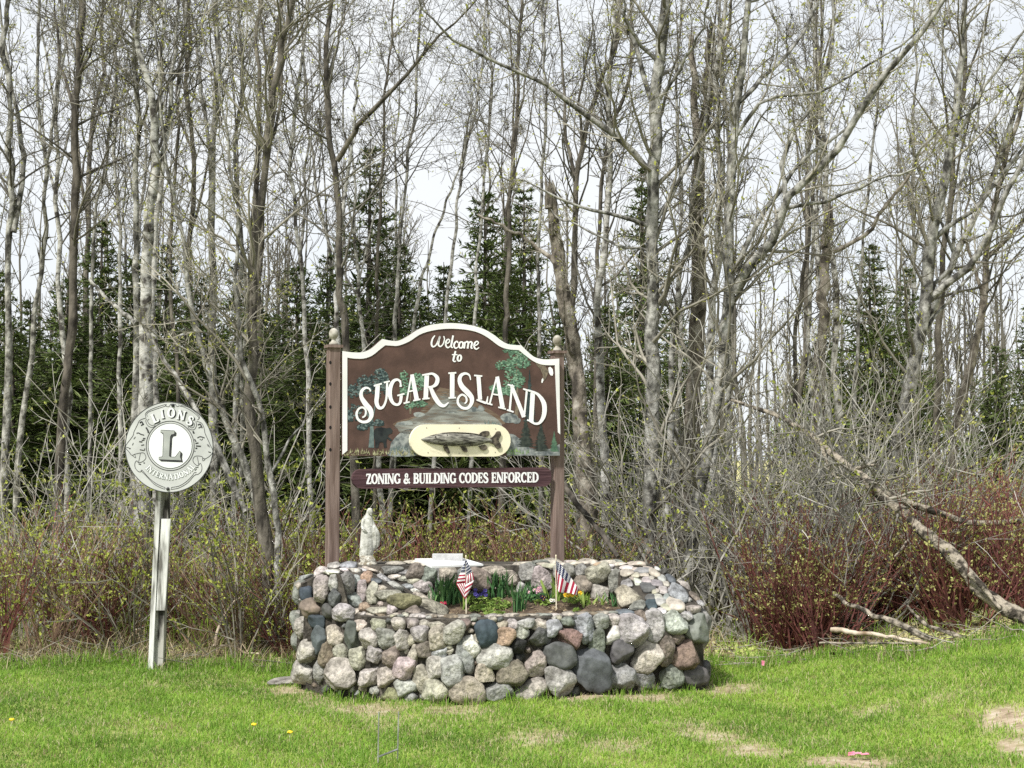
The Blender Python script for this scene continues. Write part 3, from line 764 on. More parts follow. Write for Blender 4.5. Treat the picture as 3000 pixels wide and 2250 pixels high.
g = MB(); poly(g, [(640, 1070), (700, 1000), (790, 955), (900, 1000), (880, 1120), (840, 1178), (620, 1178), (630, 1120)], zs, .0012, 0, 30); part('painted_path', g, M['paint_rock'], sign, panel)
g = MB(); poly(g, [(1600, 990), (1660, 1000), (1740, 1060), (1790, 1110), (1860, 1130), (1960, 1120), (2040, 1080), (2042, 1176), (1600, 1176)], zs, .0012, 0); part('painted_path', g, M['paint_rock'], sign, panel)
for i, (x, y, a, b2) in enumerate([(1320, 795, 45, 26), (1385, 790, 30, 32), (870, 838, 48, 24), (1620, 870, 70, 50), (1680, 890, 40, 30), (760, 910, 70, 20), (690, 1145, 50, 20), (1885, 1120, 30, 18)]):
    g = MB(); poly(g, [(x + a * math.cos(t) * (1 + .15 * math.sin(3 * t + i)), y + b2 * math.sin(t) * (1 if math.sin(t) < 0 else .7)) for t in np.linspace(0, 6.0, 16)], zs, .0016 + .00001 * i, 0); part('painted_rock', g, M['paint_rock'], sign, panel)
g = MB()
ribbon(g, [(470, 860, 26), (480, 960, 30), (475, 1110, 46)], zs, .0015); ribbon(g, [(480, 900, 16), (420, 780, 10), (400, 650, 8)], zs, .00155); ribbon(g, [(480, 900, 14), (520, 700, 8), (560, 540, 6)], zs, .00157)
part('painted_trunk', g, M['leaf_blue2'], sign, panel)
daubs('painted_tree', [(450, 560, 90, 55), (390, 620, 110, 45), (555, 510, 60, 55), (330, 820, 70, 70), (330, 650, 60, 45), (500, 905, 80, 30), (530, 620, 90, 70), (400, 940, 40, 25), (580, 560, 40, 80), (290, 840, 25, 50)], 900, 14, [M['leaf_blue'], M['leaf_blue2']], 1)
g = MB(); ribbon(g, [(805, 600, 10), (800, 720, 12), (800, 830, 18)], zs, .0015); part('painted_trunk', g, M['paint_trunk'], sign, panel)
daubs('painted_tree', [(745, 520, 40, 45), (770, 600, 60, 45), (860, 530, 40, 40), (850, 600, 55, 40), (870, 745, 70, 28), (790, 760, 40, 30), (750, 650, 40, 30), (900, 560, 30, 50)], 480, 12, [M['leaf_green'], M['leaf_green2']], 2)
g = MB(); ribbon(g, [(1690, 320, 10), (1680, 520, 14), (1690, 700, 22), (1680, 850, 34)], zs, .0015); ribbon(g, [(1684, 560, 9), (1600, 480, 6)], zs, .00155); part('painted_trunk', g, M['paint_trunk'], sign, panel)
daubs('painted_tree', [(1630, 290, 70, 40), (1700, 340, 80, 55), (1580, 425, 80, 40), (1740, 410, 55, 45), (1650, 500, 70, 50), (1640, 590, 80, 50), (1510, 620, 50, 35), (1700, 560, 50, 60), (1650, 400, 60, 40), (1600, 650, 60, 30), (1560, 640, 60, 30)], 820, 14, [M['leaf_green'], M['leaf_green2']], 3)
def painted_spruce(x, y0, y1, w, m, seed):
    r = np.random.default_rng(seed); g = MB(); k = 0
    for i in range(26):
        t = i / 25; y = y0 + (y1 - y0) * t
        for sgn in (-1, 1):
            L_ = w * (.08 + t) * r.uniform(.75, 1.1)
            g.fill([zs(x, min(1174, y), .0020 + k * 2e-6), zs(x + sgn * L_, min(1175, y + (y1 - y0) * .07 * r.uniform(.7, 1.6)), .0020 + k * 2e-6), zs(x, min(1176, y + (y1 - y0) * .09), .0020 + k * 2e-6)], 0); k += 1
    ribbon(g, [(x, y0, 5), (x, min(1172, y1 + 12), 12)], zs, .0024)
    part('painted_spruce', g, m, sign, panel)
painted_spruce(1790, 465, 860, 55, M['leaf_blue'], 1); painted_spruce(1758, 860, 1085, 75, M['paint_spruce'], 2); painted_spruce(1885, 890, 1120, 70, M['paint_spruce'], 3)
painted_spruce(1994, 975, 1130, 42, M['leaf_green'], 4)
g = MB(); poly(g, [(498, 965), (520, 944), (560, 940), (600, 950), (632, 944), (652, 966), (648, 990), (622, 1000), (612, 1018), (636, 1036), (652, 1048), (634, 1054), (606, 1034), (600, 1062), (604, 1108), (582, 1114), (574, 1066), (545, 1066), (532, 1110), (508, 1112), (506, 1060), (496, 1015)], zs, .0026); part('painted_bear', g, M['paint_dark'], sign, panel)
g = MB(); poly(g, [(1838, 400), (1880, 408), (1905, 398), (1925, 440), (1945, 470), (1940, 500), (1925, 540), (1905, 560), (1898, 500), (1880, 460), (1850, 430)], zs, .0026)
part('painted_eagle', g, M['paint_trunk'], sign, panel)
g = MB(); poly(g, [(1945, 446), (1962, 438), (1982, 458), (1987, 492), (1980, 514), (1962, 508), (1950, 486)], zs, .0028); poly(g, [(1890, 545), (1900, 530), (1906, 548), (1896, 574), (1887, 568)], zs, .0028); part('painted_feathers', g, M['letter'], sign, panel)
r = np.random.default_rng(8)
for nm, x0, x1, mm, yb in (('painted_grass', 240, 830, M['paint_grass'], 1140), ('painted_grass', 1560, 1780, M['paint_grass2'], 1130), ('painted_grass', 640, 800, M['leaf_blue2'], 1110), ('painted_grass', 1420, 1560, M['leaf_blue2'], 905)):
    g = MB()
    for i in range(int((x1 - x0) / 5)):
        x = r.uniform(x0, x1); hh = r.uniform(10, 40); y = min(1177, yb + r.uniform(0, 40))
        g.fill([zs(x - 4, y, .003 + i * 1e-6), zs(x + 4, y, .003 + i * 1e-6), zs(x + r.uniform(-8, 8), y - hh, .003 + i * 1e-6)], 0)
    part(nm, g, mm, sign, panel)

# posts with cap boards and ball finials
def post(px_c, top_y, side, off, holes):
    c = SIGN.hit(px_c, 1340, off); s = side
    R3 = np.stack([tv, -SIGN.n, [0, 0, 1]], 1)
    ztop = SIGN.hit(px_c, top_y, off)[2]
    z0 = float(ground_h(c[0], c[1])) - .3
    g = MB(); hs = s / 2; bv = .008
    ring = np.array([(-hs + bv, -hs), (hs - bv, -hs), (hs, -hs + bv), (hs, hs - bv), (hs - bv, hs), (-hs + bv, hs), (-hs, hs - bv), (-hs, -hs + bv)])
    V = []
    for z in (z0, ztop): V += [c * [1, 1, 0] + R3 @ np.array([x, y, 0]) + [0, 0, z] for x, y in ring]
    g.add(V, [(i, (i + 1) % 8, 8 + (i + 1) % 8, 8 + i) for i in range(8)], 0, False); g.fill(V[8:], 0)
    p = part('post', g, M['post_brown'], sign)
    g = MB(); g.box(c * [1, 1, 0] + [0, 0, ztop + .012], (s + .03, s + .03, .024), R3, 0); part('post_cap', g, M['post_brown'], sign, p)
    g = MB(); g.lathe([(.0, .0), (.036, .0), (.039, .008), (.036, .02), (.024, .03), (.017, .042), (.018, .05), (.03, .062), (.037, .078), (.04, .094), (.038, .11), (.031, .127), (.019, .138), (.008, .143), (0, .144)], c * [1, 1, 0] + [0, 0, ztop + .024], 20)
    part('finial', g, M['finial'], sign, p)
    for hy in holes:
        q = SIGN.hit(920 + 138 / 2.8359, hy, off + hs + .0015)
        q = q + 0
        a = np.arange(10) * .6283
        g = MB(); g.fill([q + tv * .011 * math.cos(t) + np.array([0, 0, .015 * math.sin(t)]) for t in a], 0); part('bolt_hole', g, M['hole'], sign, p)
post(981, 1018, .1, -.06, [920 + y / 2.8359 for y in (402, 580, 772, 942, 1127)])
post(1646, 1034, .1, -.095, [])

# lower board
bpts = [(322, 1368), (330, 1330), (352, 1302), (390, 1288), (1000, 1282), (1930, 1274), (1962, 1290), (1976, 1322), (1976, 1375), (1962, 1412), (1930, 1434), (1000, 1444), (400, 1452), (360, 1440), (332, 1410)]
g = MB(); g.slab([zs(*q, -.01) for q in bpts], [zs(*q, -.055) for q in bpts])
lower = part('lower_board', g, M['board_brown'], sign)
for x in (520, 1750):
    g = MB(); a, b2 = zs(x, 1176, -.03), zs(x, 1290, -.03); g.tubes(np.array([a, b2]), np.array([.003, .003]), 5); part('hanger_wire', g, M['hole'], sign)

# serif alphabet in strokes: unit height, y up
def _o(cx, cy, rx, ry, a0=0, a1=360, thick=.21, thin=.1, n=22):
    return [(cx + rx * math.cos(math.radians(a)), cy + ry * math.sin(math.radians(a)), thin + (thick - thin) * abs(math.cos(math.radians(a)))) for a in np.linspace(a0, a1, n)]
TK, TN, SF = .21, .10, .085
def _st(x, w=TK, s=.17): return [[(x, 0, w), (x, 1, w)], [(x - s, SF / 2, SF), (x + s, SF / 2, SF)], [(x - s, 1 - SF / 2, SF), (x + s, 1 - SF / 2, SF)]]
ALPHA = {
    'Z': (.66, [[(.04, .945, .11), (.6, .945, .11)], [(.52, .95, .2), (.12, .05, .2)], [(.04, .055, .11), (.64, .055, .11)], [(.06, .95, .1), (.06, .74, .05)], [(.61, .05, .1), (.61, .28, .05)]]),
    'O': (.8, [_o(.4, .5, .3, .45)]),
    'N': (.84, [[(.13, 0, TN), (.13, 1, TN)], [(.13, 1, .2), (.68, 0, .2)], [(.7, 0, TN), (.7, 1, TN)], [(0, SF / 2, SF), (.26, SF / 2, SF)], [(0, .96, SF), (.2, .96, SF)], [(.57, .96, SF), (.83, .96, SF)]]),
    'I': (.36, _st(.18)),
    'G': (.8, [_o(.42, .5, .31, .45, 45, 330), [(.68, .42, .19), (.68, .05, .17)], [(.5, .42, SF), (.82, .42, SF)], [(.66, .98, .06), (.66, .68, .08)]]),
    '&': (.84, [[(.74, .52, .08), (.6, .22, .12), (.4, .05, .15), (.17, .1, .2), (.12, .28, .2), (.3, .5, .16), (.5, .68, .14), (.5, .88, .14), (.36, .96, .11), (.24, .84, .16), (.3, .62, .18), (.55, .25, .2), (.8, .03, .14)]]),
    'B': (.72, _st(.18)[:1] + [[(.02, .96, SF), (.4, .96, SF)], [(.02, .04, SF), (.4, .04, SF)], [(.25, .95, .09), (.48, .92, .14), (.56, .74, .2), (.46, .56, .13), (.25, .52, .08)], [(.25, .52, .08), (.52, .47, .14), (.6, .27, .21), (.5, .08, .14), (.25, .05, .09)]]),
    'U': (.82, [[(.17, 1, TK), (.17, .35, TK), (.25, .1, .16), (.42, .04, .11), (.6, .12, .1), (.66, .35, .1), (.66, 1, .1)], [(.02, .96, SF), (.34, .96, SF)], [(.52, .96, SF), (.8, .96, SF)]]),
    'L': (.66, _st(.18) + [[(.2, .05, .1), (.58, .05, .1)], [(.59, .02, .1), (.6, .32, .04)]]),
    'D': (.8, _st(.18)[:1] + [[(.02, .96, SF), (.4, .96, SF)], [(.02, .04, SF), (.4, .04, SF)], [(.25, .955, .09), (.48, .9, .13), (.66, .7, .19), (.68, .5, .21), (.66, .3, .19), (.48, .1, .13), (.25, .045, .09)]]),
    'C': (.74, [_o(.42, .5, .31, .45, 42, 318), [(.65, .98, .06), (.65, .68, .09)]]),
    'E': (.66, _st(.18)[:1] + [[(.02, .95, .09), (.56, .95, .09)], [(.02, .05, .09), (.6, .05, .09)], [(.2, .52, .09), (.46, .52, .09)], [(.56, .98, .08), (.56, .74, .05)], [(.6, .02, .08), (.6, .3, .05)], [(.47, .38, .06), (.47, .66, .06)]]),
    'S': (.66, [[(.56, .7, .07), (.5, .9, .11), (.32, .96, .12), (.15, .86, .17), (.16, .66, .2), (.36, .5, .22), (.54, .35, .21), (.54, .14, .17), (.36, .04, .12), (.16, .08, .11), (.08, .3, .07)]]),
    'F': (.62, _st(.18)[:2] + [[(.02, .95, .09), (.55, .95, .09)], [(.2, .52, .09), (.44, .52, .09)], [(.55, .98, .08), (.55, .72, .05)], [(.45, .38, .06), (.45, .66, .06)]]),
    'R': (.78, _st(.18)[:2] + [[(.02, .96, SF), (.4, .96, SF)], [(.25, .95, .09), (.5, .92, .14), (.6, .74, .2), (.5, .54, .13), (.25, .49, .08)], [(.36, .5, .16), (.62, .1, .2), (.76, .03, .1)]]),
    'A': (.8, [[(.38, 1, .1), (.12, .03, .1)], [(.38, 1, .18), (.66, .03, .2)], [(.2, .36, .08), (.56, .36, .08)], [(0, .04, SF), (.26, .04, SF)], [(.5, .04, SF), (.82, .04, SF)]]),
    'T': (.7, [[(.35, 0, TK), (.35, 1, TK)], [(.18, .04, SF), (.52, .04, SF)], [(.02, .95, .1), (.68, .95, .1)], [(.05, .98, .09), (.05, .7, .04)], [(.65, .98, .09), (.65, .7, .04)]]),
    ' ': (.38, []),
}
def glyph(mb, ch, f, off, grow=0.0):
    for j, s in enumerate(ALPHA[ch][1]):
        p = [(x, y, w + grow) for x, y, w in s]
        ribbon(mb, p, f, off + .0004 * j, 0, smooth=(len(p) * 3 if 3 < len(p) < 16 else 0))

txt = 'ZONING & BUILDING CODES ENFORCED'
tot = sum(ALPHA[c][0] for c in txt); xx = 0
for ch in txt:
    w = ALPHA[ch][0]
    if ch != ' ':
        g = MB()
        def f(x, y, off, xx=xx):
            u = (xx + x) / tot
            return zs(435 + u * 1433, (1412 - 14 * u) - y * 84, -.01 + off)
        glyph(g, ch, f, .002, .03)
        part('letter', g, M['letter'], sign, lower)
    xx += w

# plaque with the carved fish
def stadium(x0, x1, y0, y1, n=14):
    r_ = (y1 - y0) / 2; c = (y0 + y1) / 2
    a = np.linspace(-math.pi / 2, math.pi / 2, n)
    return [(x1 - r_ + r_ * math.cos(t), c + r_ * math.sin(t)) for t in a] + [(x0 + r_ - r_ * math.cos(t), c - r_ * math.sin(t)) for t in a]
g = MB(); st = stadium(787, 1620, 918, 1184)
g.slab([zs(*q, .038) for q in st], [zs(*q, .002) for q in st])
plaque = part('plaque', g, M['cream'], sign)
M['fish'] = mat('fish', (.045, .042, .036), (.3, .29, .25), 14, (1, 1, 5), rough=.5, bump=.3, bscale=60, lo=.36, hi=.6)
M['fin'] = mat('fin', (.03, .025, .02), (.15, .125, .095), 30, rough=.6)
M['fish_dark'] = mat('fish_dark', (.02, .018, .015), (.07, .06, .05), 30, rough=.5)
ft = np.array([(876, 1040), (910, 1024), (960, 1008), (1010, 995), (1060, 986), (1130, 983), (1280, 990), (1360, 1000), (1420, 1028), (1460, 1036)]); fb = np.array([(876, 1044), (900, 1058), (960, 1080), (1010, 1086), (1060, 1094), (1130, 1098), (1260, 1102), (1340, 1096), (1410, 1072), (1460, 1070)])
xs = np.linspace(876, 1460, 34); V = []
for x in xs:
    yt, yb = np.interp(x, ft[:, 0], ft[:, 1]), np.interp(x, fb[:, 0], fb[:, 1])
    for v in np.linspace(-1, 1, 11):
        V.append(zs(x, (yt + yb) / 2 + v * (yb - yt) / 2, .039 + (yb - yt) / 2 * .00115 * math.sqrt(max(0, 1 - v * v)) * .75))
ii = np.arange(34 * 11).reshape(34, 11)
fish = part('fish', MB().add(V, np.stack([ii[:-1, :-1], ii[1:, :-1], ii[1:, 1:], ii[:-1, 1:]], -1).reshape(-1, 4), 0, True), M['fish'], sign, plaque)
def fin(pts, o0=.04, o1=.052):
    g = MB(); p = catmull(pts + pts[:1], len(pts) * 4)[:-1]; g.slab([zs(*q, o1) for q in p], [zs(*q, o0) for q in p]); part('fin', g, M['fin'], sign, plaque)
fin([(1352, 1002), (1385, 976), (1430, 974), (1441, 995), (1425, 1018), (1395, 1020)]); fin([(1352, 1100), (1395, 1086), (1421, 1104), (1412, 1128), (1380, 1132)]); fin([(1200, 1100), (1240, 1096), (1258, 1144), (1228, 1142)])
fin([(1060, 1098), (1090, 1095), (1113, 1157), (1088, 1150), (1066, 1122)]); fin([(1445, 1036), (1480, 1010), (1502, 978), (1530, 978), (1533, 1012), (1516, 1050), (1535, 1086), (1530, 1116), (1502, 1116), (1478, 1082), (1445, 1070)])
g = MB(); ribbon(g, [(895, 1048, 3), (960, 1064, 5), (1000, 1078, 4), (1012, 1060, 3)], zs, .075, smooth=12); ribbon(g, [(1075, 992, 4), (1085, 1030, 6), (1072, 1070, 6), (1045, 1090, 4)], zs, .082, smooth=12)
a = np.arange(10) * .628; g.fill([zs(985 + 7 * math.cos(t), 1022 + 7 * math.sin(t), .078) for t in a]); part('fish_markings', g, M['fish_dark'], sign, plaque)
g = MB()
ribbon(g, [(1040, 992, 6), (1130, 990, 16), (1280, 998, 18), (1370, 1010, 10)], zs, .0665, smooth=16); part('fish_back', g, M['fish_dark'], sign, plaque)
for x, y in ((923, 947), (1193, 948), (1495, 955), (935, 1152), (1193, 1156), (1492, 1150)):
    g = MB(); g.fill([zs(x + 5 * math.cos(t), y + 5 * math.sin(t), .0392) for t in a]); part('screw', g, M['finial'], sign, plaque)

# ------------------------------------------------------------------ the round emblem sign on its leaning post
LP = Plane(at(496, 1310, 11.95), (.10, -1, 0.03))
def zl(x, y, off=0.): return LP.hit(350 + x / 5.53, 1160 + y / 5.53, off)
M['disc_grey'] = mat('disc_grey', (.42, .43, .42), (.52, .53, .52), 4, rough=.45, c3=(.56, .57, .56))
M['disc_white'] = mat('disc_white', (.66, .68, .68), (.76, .78, .78), 6, rough=.5)
M['ink'] = mat('ink', (.02, .022, .024), (.05, .05, .05), 12, rough=.6)
M['ink_soft'] = mat('ink_soft', (.2, .21, .2), (.3, .31, .3), 12, rough=.6)
M['L_grey'] = mat('L_grey', (.3, .315, .3), (.38, .395, .375), 8, rough=.5)
M['post_white'] = mat('post_white', (.13, .125, .11), (.5, .5, .475), 9, (2.5, 2.5, .3), rough=.85, bump=.4, bscale=20, lo=.36, hi=.5, c3=(.68, .68, .66))
M['post_weathered'] = mat('post_weathered', (.03, .028, .024), (.42, .41, .37), 8, (1.6, 1.6, .3), rough=.9, bump=.4, bscale=20, lo=.43, hi=.57)
pb = on_ground(456, 1950)
disc_c = (805, 830); DR, DRy = 718, 738
ls = thing('round_sign', 'round grey and white club emblem sign on a leaning weathered post', 'sign', (pb[0], 12.05, 0))
a = np.linspace(0, 2 * math.pi, 73)[:-1]
circ = lambda rx, ry: [(disc_c[0] + rx * math.cos(t), disc_c[1] + ry * math.sin(t)) for t in a]
g = MB(); g.slab([zl(*q) for q in circ(DR, DRy)], [zl(*q, -.012) for q in circ(DR, DRy)], 0, 1)
disc = part('disc', g, [M['disc_grey'], M['ink']], ls)
g = MB(); ribbon(g, [(*q, 12) for q in circ(DR - 7, DRy - 7)], zl, .001, closed=True); part('rim', g, M['ink'], ls, disc)
cc = (822, 808)
ring_ = lambda rr: [(cc[0] + rr * math.cos(t), cc[1] + rr * 1.03 * math.sin(t)) for t in a]
g = MB(); poly(g, ring_(350), zl, .0012); part('white_centre', g, M['disc_white'], ls, disc)
for rr, w in ((388, 11), (354, 9)):
    g = MB(); ribbon(g, [(*q, w) for q in ring_(rr)], zl, .0018, closed=True); part('ring', g, M['ink'], ls, disc)
Lp = [(668, 552), (895, 565), (890, 618), (842, 628), (825, 660), (808, 975), (830, 988), (905, 988), (945, 935), (980, 888), (992, 905), (985, 985), (1000, 1046), (640, 1030), (640, 992), (690, 985), (702, 960), (715, 640), (705, 600), (668, 590)]
g = MB()
for q in range(4): poly(g, [(x + 8 * (q + 1), y + 8 * (q + 1)) for x, y in Lp], zl, .0022 - .0001 * q)
part('letter_shadow', g, M['ink'], ls, disc)
g = MB(); poly(g, Lp, zl, .003); part('letter', g, M['L_grey'], ls, disc)
g = MB(); ribbon(g, [(*q, 8) for q in Lp], zl, .0034, closed=True); part('letter_outline', g, M['ink'], ls, disc)
# LIONS along the upper arc (letters with a drop shade), the lower word along the lower arc
LI = [('L', 572, 358, -24, 150), ('I', 692, 292, -10, 142), ('O', 838, 275, 2, 150), ('N', 1003, 312, 13, 150), ('S', 1145, 400, 27, 150)]
for ch, x, y, rot, hgt in LI:
    w = ALPHA[ch][0]; cr, sr = math.cos(math.radians(rot)), math.sin(math.radians(rot))
    def f(u, v, off, x=x, y=y, dx=0, dy=0, w=w, cr=cr, sr=sr, hgt=hgt):
        X, Y_ = (u - w / 2) * hgt * 1.02, -(v - .5) * hgt
        return zl(x + X * cr - Y_ * sr, y + X * sr + Y_ * cr, off)
    def fs(u, v, off, x=x + 18, y=y + 12, w=w, cr=cr, sr=sr, hgt=hgt):
        X, Y_ = (u - w / 2) * hgt * 1.02, -(v - .5) * hgt
        return zl(x + X * cr - Y_ * sr, y + X * sr + Y_ * cr, off)
    g = MB(); glyph(g, ch, fs, .0012, .07); part('letter_shadow', g, M['ink'], ls, disc)
    g = MB(); glyph(g, ch, f, .0042, .02); part('letter', g, M['disc_white'], ls, disc)
word = 'INTERNATIONAL'
tot = sum(ALPHA[c][0] for c in word); acc = 0
for ch in word:
    w = ALPHA[ch][0]; ang = math.radians(139 - (acc + w / 2) / tot * 102); acc += w
    bx, by = 815 + 482 * math.cos(ang), 820 + 490 * math.sin(ang); rot = ang - math.pi / 2
    cr, sr = math.cos(rot), math.sin(rot)
    def f(u, v, off, bx=bx, by=by, w=w, cr=cr, sr=sr):
        X, Y_ = (u - w / 2) * 88, -(v - .5) * 92
        return zl(bx + X * cr - Y_ * sr, by + X * sr + Y_ * cr, off)
    g = MB(); glyph(g, ch, f, .001, .16); part('letter_outline', g, M['ink_soft'], ls, disc)
    g = MB(); glyph(g, ch, f, .0042, .02); part('letter', g, M['disc_white'], ls, disc)
# scroll lines and the two beast heads in profile, as line work
def lines(name, LL, m=M['ink']):
    g = MB()
    for j, s in enumerate(LL):
        w = s[0]; ribbon(g, [(x, y, w) for x, y in s[1:]], zl, .0015 + .00005 * j, smooth=len(s) * 4 if len(s) > 3 else 0)
    part(name, g, m, ls, disc)
lines('scroll', [[8, (430, 350), (420, 290), (470, 240), (580, 190), (700, 150), (745, 140), (740, 165), (700, 178), (560, 225), (470, 262), (440, 300), (455, 330)],
                 [8, (435, 370), (428, 420), (460, 480), (520, 510), (570, 490), (570, 465), (530, 478), (480, 450), (455, 400), (480, 375)],
                 [8, (760, 130), (755, 165), (800, 172), (825, 140), (840, 130), (870, 165), (900, 135), (930, 170), (965, 160), (960, 135)],
                 [8, (975, 165), (1060, 185), (1180, 250), (1270, 330), (1285, 370), (1260, 390)], [8, (985, 150), (1100, 175), (1200, 235), (1290, 325), (1292, 370)],
                 [8, (1235, 410), (1250, 470), (1215, 540), (1150, 545), (1115, 510), (1125, 490), (1160, 515), (1205, 500), (1220, 440)],
                 [8, (345, 1230), (360, 1200), (400, 1240), (470, 1320), (580, 1410), (700, 1470), (735, 1480), (740, 1500)], [8, (350, 1215), (420, 1280), (560, 1425), (700, 1500), (740, 1505)],
                 [8, (840, 1500), (850, 1480), (960, 1460), (1080, 1390), (1180, 1290), (1210, 1245), (1250, 1240)], [8, (830, 1515), (960, 1490), (1100, 1410), (1200, 1300), (1240, 1275)]])
lines('beast_head', [[9, (430, 355), (330, 395), (285, 480), (235, 580), (215, 650), (110, 790), (105, 850), (150, 900), (200, 960), (260, 940), (380, 920), (420, 960), (425, 1010), (380, 1060), (310, 1080), (280, 1050), (250, 1090), (255, 1160), (300, 1220), (345, 1232)],
                     [8, (205, 960), (240, 990), (262, 1000), (250, 950)], [8, (340, 930), (325, 1000), (310, 1070)], [9, (110, 830), (150, 840), (175, 860)],
                     [16, (275, 605), (310, 600), (345, 620), (400, 635)], [22, (330, 440), (360, 420), (390, 470)], [20, (350, 480), (395, 450)], [26, (430, 510), (460, 560), (470, 600)],
                     [20, (320, 740), (370, 745)], [20, (380, 690), (420, 690)], [18, (360, 720), (405, 715)], [16, (350, 800), (400, 790)], [14, (330, 870), (400, 880), (410, 850)], [10, (230, 700), (260, 660)], [10, (210, 800), (225, 760)], [12, (160, 860), (180, 845)], [14, (310, 1100), (350, 1110)], [18, (390, 1080), (410, 1090)]])
lines('beast_head', [[9, (1250, 410), (1330, 440), (1370, 520), (1385, 600), (1420, 680), (1470, 790), (1510, 880), (1500, 930), (1440, 990), (1370, 1020), (1330, 980), (1230, 975), (1190, 1030), (1210, 1090), (1270, 1130), (1310, 1090), (1335, 1150), (1325, 1220), (1270, 1270), (1230, 1270)],
                     [8, (1345, 1000), (1350, 1050), (1385, 1030), (1370, 1010)], [8, (1260, 985), (1275, 1060), (1280, 1110)], [16, (1260, 680), (1310, 660), (1380, 680)], [10, (1300, 700), (1330, 715), (1350, 690)],
                     [22, (1270, 470), (1310, 460), (1340, 520)], [18, (1280, 520), (1320, 500)], [26, (1190, 570), (1210, 610)], [20, (1215, 700), (1240, 740)], [20, (1230, 770), (1280, 760)], [20, (1240, 810), (1320, 815)], [22, (1230, 850), (1260, 845)], [14, (1440, 905), (1480, 915)],
                     [9, (1420, 780), (1440, 820)], [9, (1440, 790), (1460, 830)], [14, (1215, 890), (1230, 900)], [12, (1240, 1160), (1280, 1150)], [12, (1220, 1210), (1250, 1180)]])
for x, y in ((865, 152), (785, 1505)):
    g = MB(); q = zl(x, y); g.lathe([(0, .012), (.010, .012), (.014, .006), (.015, .0)], (0, 0, 0), 10)
    Vq = g.V[0]; g.V[0] = q + Vq @ np.array([[1, 0, 0], [0, 0, 1], [0, -1, 0]]); part('bolt', g, M['ink'], ls, disc)
# post: a weathered timber with a white painted face board
def oblique(name, px0, py0, px1, py1, w, dep, offy, m, root):
    A, B = at(px0, py0, 12.0 + offy), at(px1, py1, 12.0 + offy)
    g = MB(); V = []
    for c in (A, B):
        V += [c + np.array([sx * w / 2, sy * dep / 2, 0]) for sx, sy in ((-1, -1), (1, -1), (1, 1), (-1, 1))]
    g.add(V, [(0, 1, 5, 4), (1, 2, 6, 5), (2, 3, 7, 6), (3, 0, 4, 7), (4, 5, 6, 7), (0, 3, 2, 1)], 0, False)
    return part(name, g, m, root)
tp = oblique('timber', 462, 1975, 484, 1300, .105, .09, .08, M['post_weathered'], ls)
oblique('side_board', 444, 1972, 469, 1420, .040, .10, .045, M['post_white'], ls)
oblique('face_board', 471, 1788, 487, 1520, .078, .02, .015, M['post_white'], ls)

# ------------------------------------------------------------------ the statue on the back wall
M['statue'] = mat('statue', (.24, .24, .2), (.48, .48, .44), 18, rough=.85, bump=.4, bscale=50, c3=(.6, .6, .56), lo=.34, hi=.55)
M['statue_base'] = mat('statue_base', (.2, .17, .12), (.58, .56, .49), 30, rough=.9, bump=.8, bscale=60)
SY_ = 11.62
def zst(x, y): return at(1000 + x / 8.295, 1460 + y / 8.295, SY_)
sb = zst(650, 1600)
st = thing('statue', 'weathered white statue of a robed and veiled figure on the back wall', 'statue', (sb[0], SY_, sb[2]))
def loft(prof, folds, seed, depth=.8, segs=48, ny=60, yoff=0.):
    r = np.random.default_rng(seed); P = catmull(prof, ny); V = []
    ph = r.uniform(0, 6.28, 8)
    for k, (y, x0, x1) in enumerate(P):
        A, B = zst(x0, y), zst(x1, y); c = (A + B) / 2; ra = abs(B[0] - A[0]) / 2
        for s in range(segs):
            t = 2 * math.pi * s / segs; u = k / ny
            q = 1 + folds * (.5 * math.sin(9 * t + ph[0] + 2.5 * u) + .35 * math.sin(15 * t + ph[1] - 4 * u) + .3 * math.sin(5 * t + ph[2] + 5 * u)) * min(1, u * 3)
            V.append(c + np.array([ra * q * math.cos(t), ra * q * depth * math.sin(t) + yoff, 0]))
    idx = np.arange(ny * segs).reshape(ny, segs)
    F = np.stack([idx[:-1], np.roll(idx, -1, 1)[:-1], np.roll(idx, -1, 1)[1:], idx[1:]], -1).reshape(-1, 4)
    g = MB().add(V, F, 0, True); g.fill(V[:segs]); g.fill(V[-segs:]); return g
part('robe', loft([(395, 610, 740), (430, 560, 745), (480, 522, 765), (560, 507, 782), (650, 495, 790), (750, 488, 792), (850, 478, 790), (950, 470, 788), (1100, 460, 785), (1250, 446, 780), (1360, 440, 768), (1400, 445, 765)], .055, 3), M['statue'], st)
part('mantle', loft([(470, 640, 760), (560, 640, 790), (650, 650, 828), (750, 665, 880), (850, 690, 925), (950, 705, 935), (1050, 715, 935), (1150, 725, 915), (1205, 740, 870), (1260, 745, 800)], .10, 4, .75), M['statue'], st)
part('veil', loft([(238, 670, 725), (250, 645, 745), (300, 618, 757), (350, 602, 735), (400, 592, 748), (450, 562, 752), (520, 535, 735), (620, 510, 690)], .03, 5, .95, 32, 36, .012), M['statue'], st)
def blob(c, r3, seed=0, amp=.05):
    V, F = ICO2; V = V.copy(); off = np.array([seed * 3.1, 0, 0])
    V = V * (1 + np.array([mnoise.noise(Vector(v * 2 + off)) for v in V])[:, None] * amp)
    return V * np.array(r3) + np.asarray(c), F
hc = zst(712, 330) + np.array([0, -.012, 0])
g = MB(); g.add(*blob(hc, (.0195, .023, .030)), 0, True)
nz = hc + np.array([.013, -.019, -.002]); g.add(*blob(nz, (.004, .006, .007), 1), 0, True)      # nose
g.add(*blob(hc + np.array([.009, -.019, -.014]), (.007, .004, .003), 2), 0, True)                # lips
g.add(*blob(hc + np.array([.007, -.017, -.023]), (.008, .007, .006), 2), 0, True)                # chin
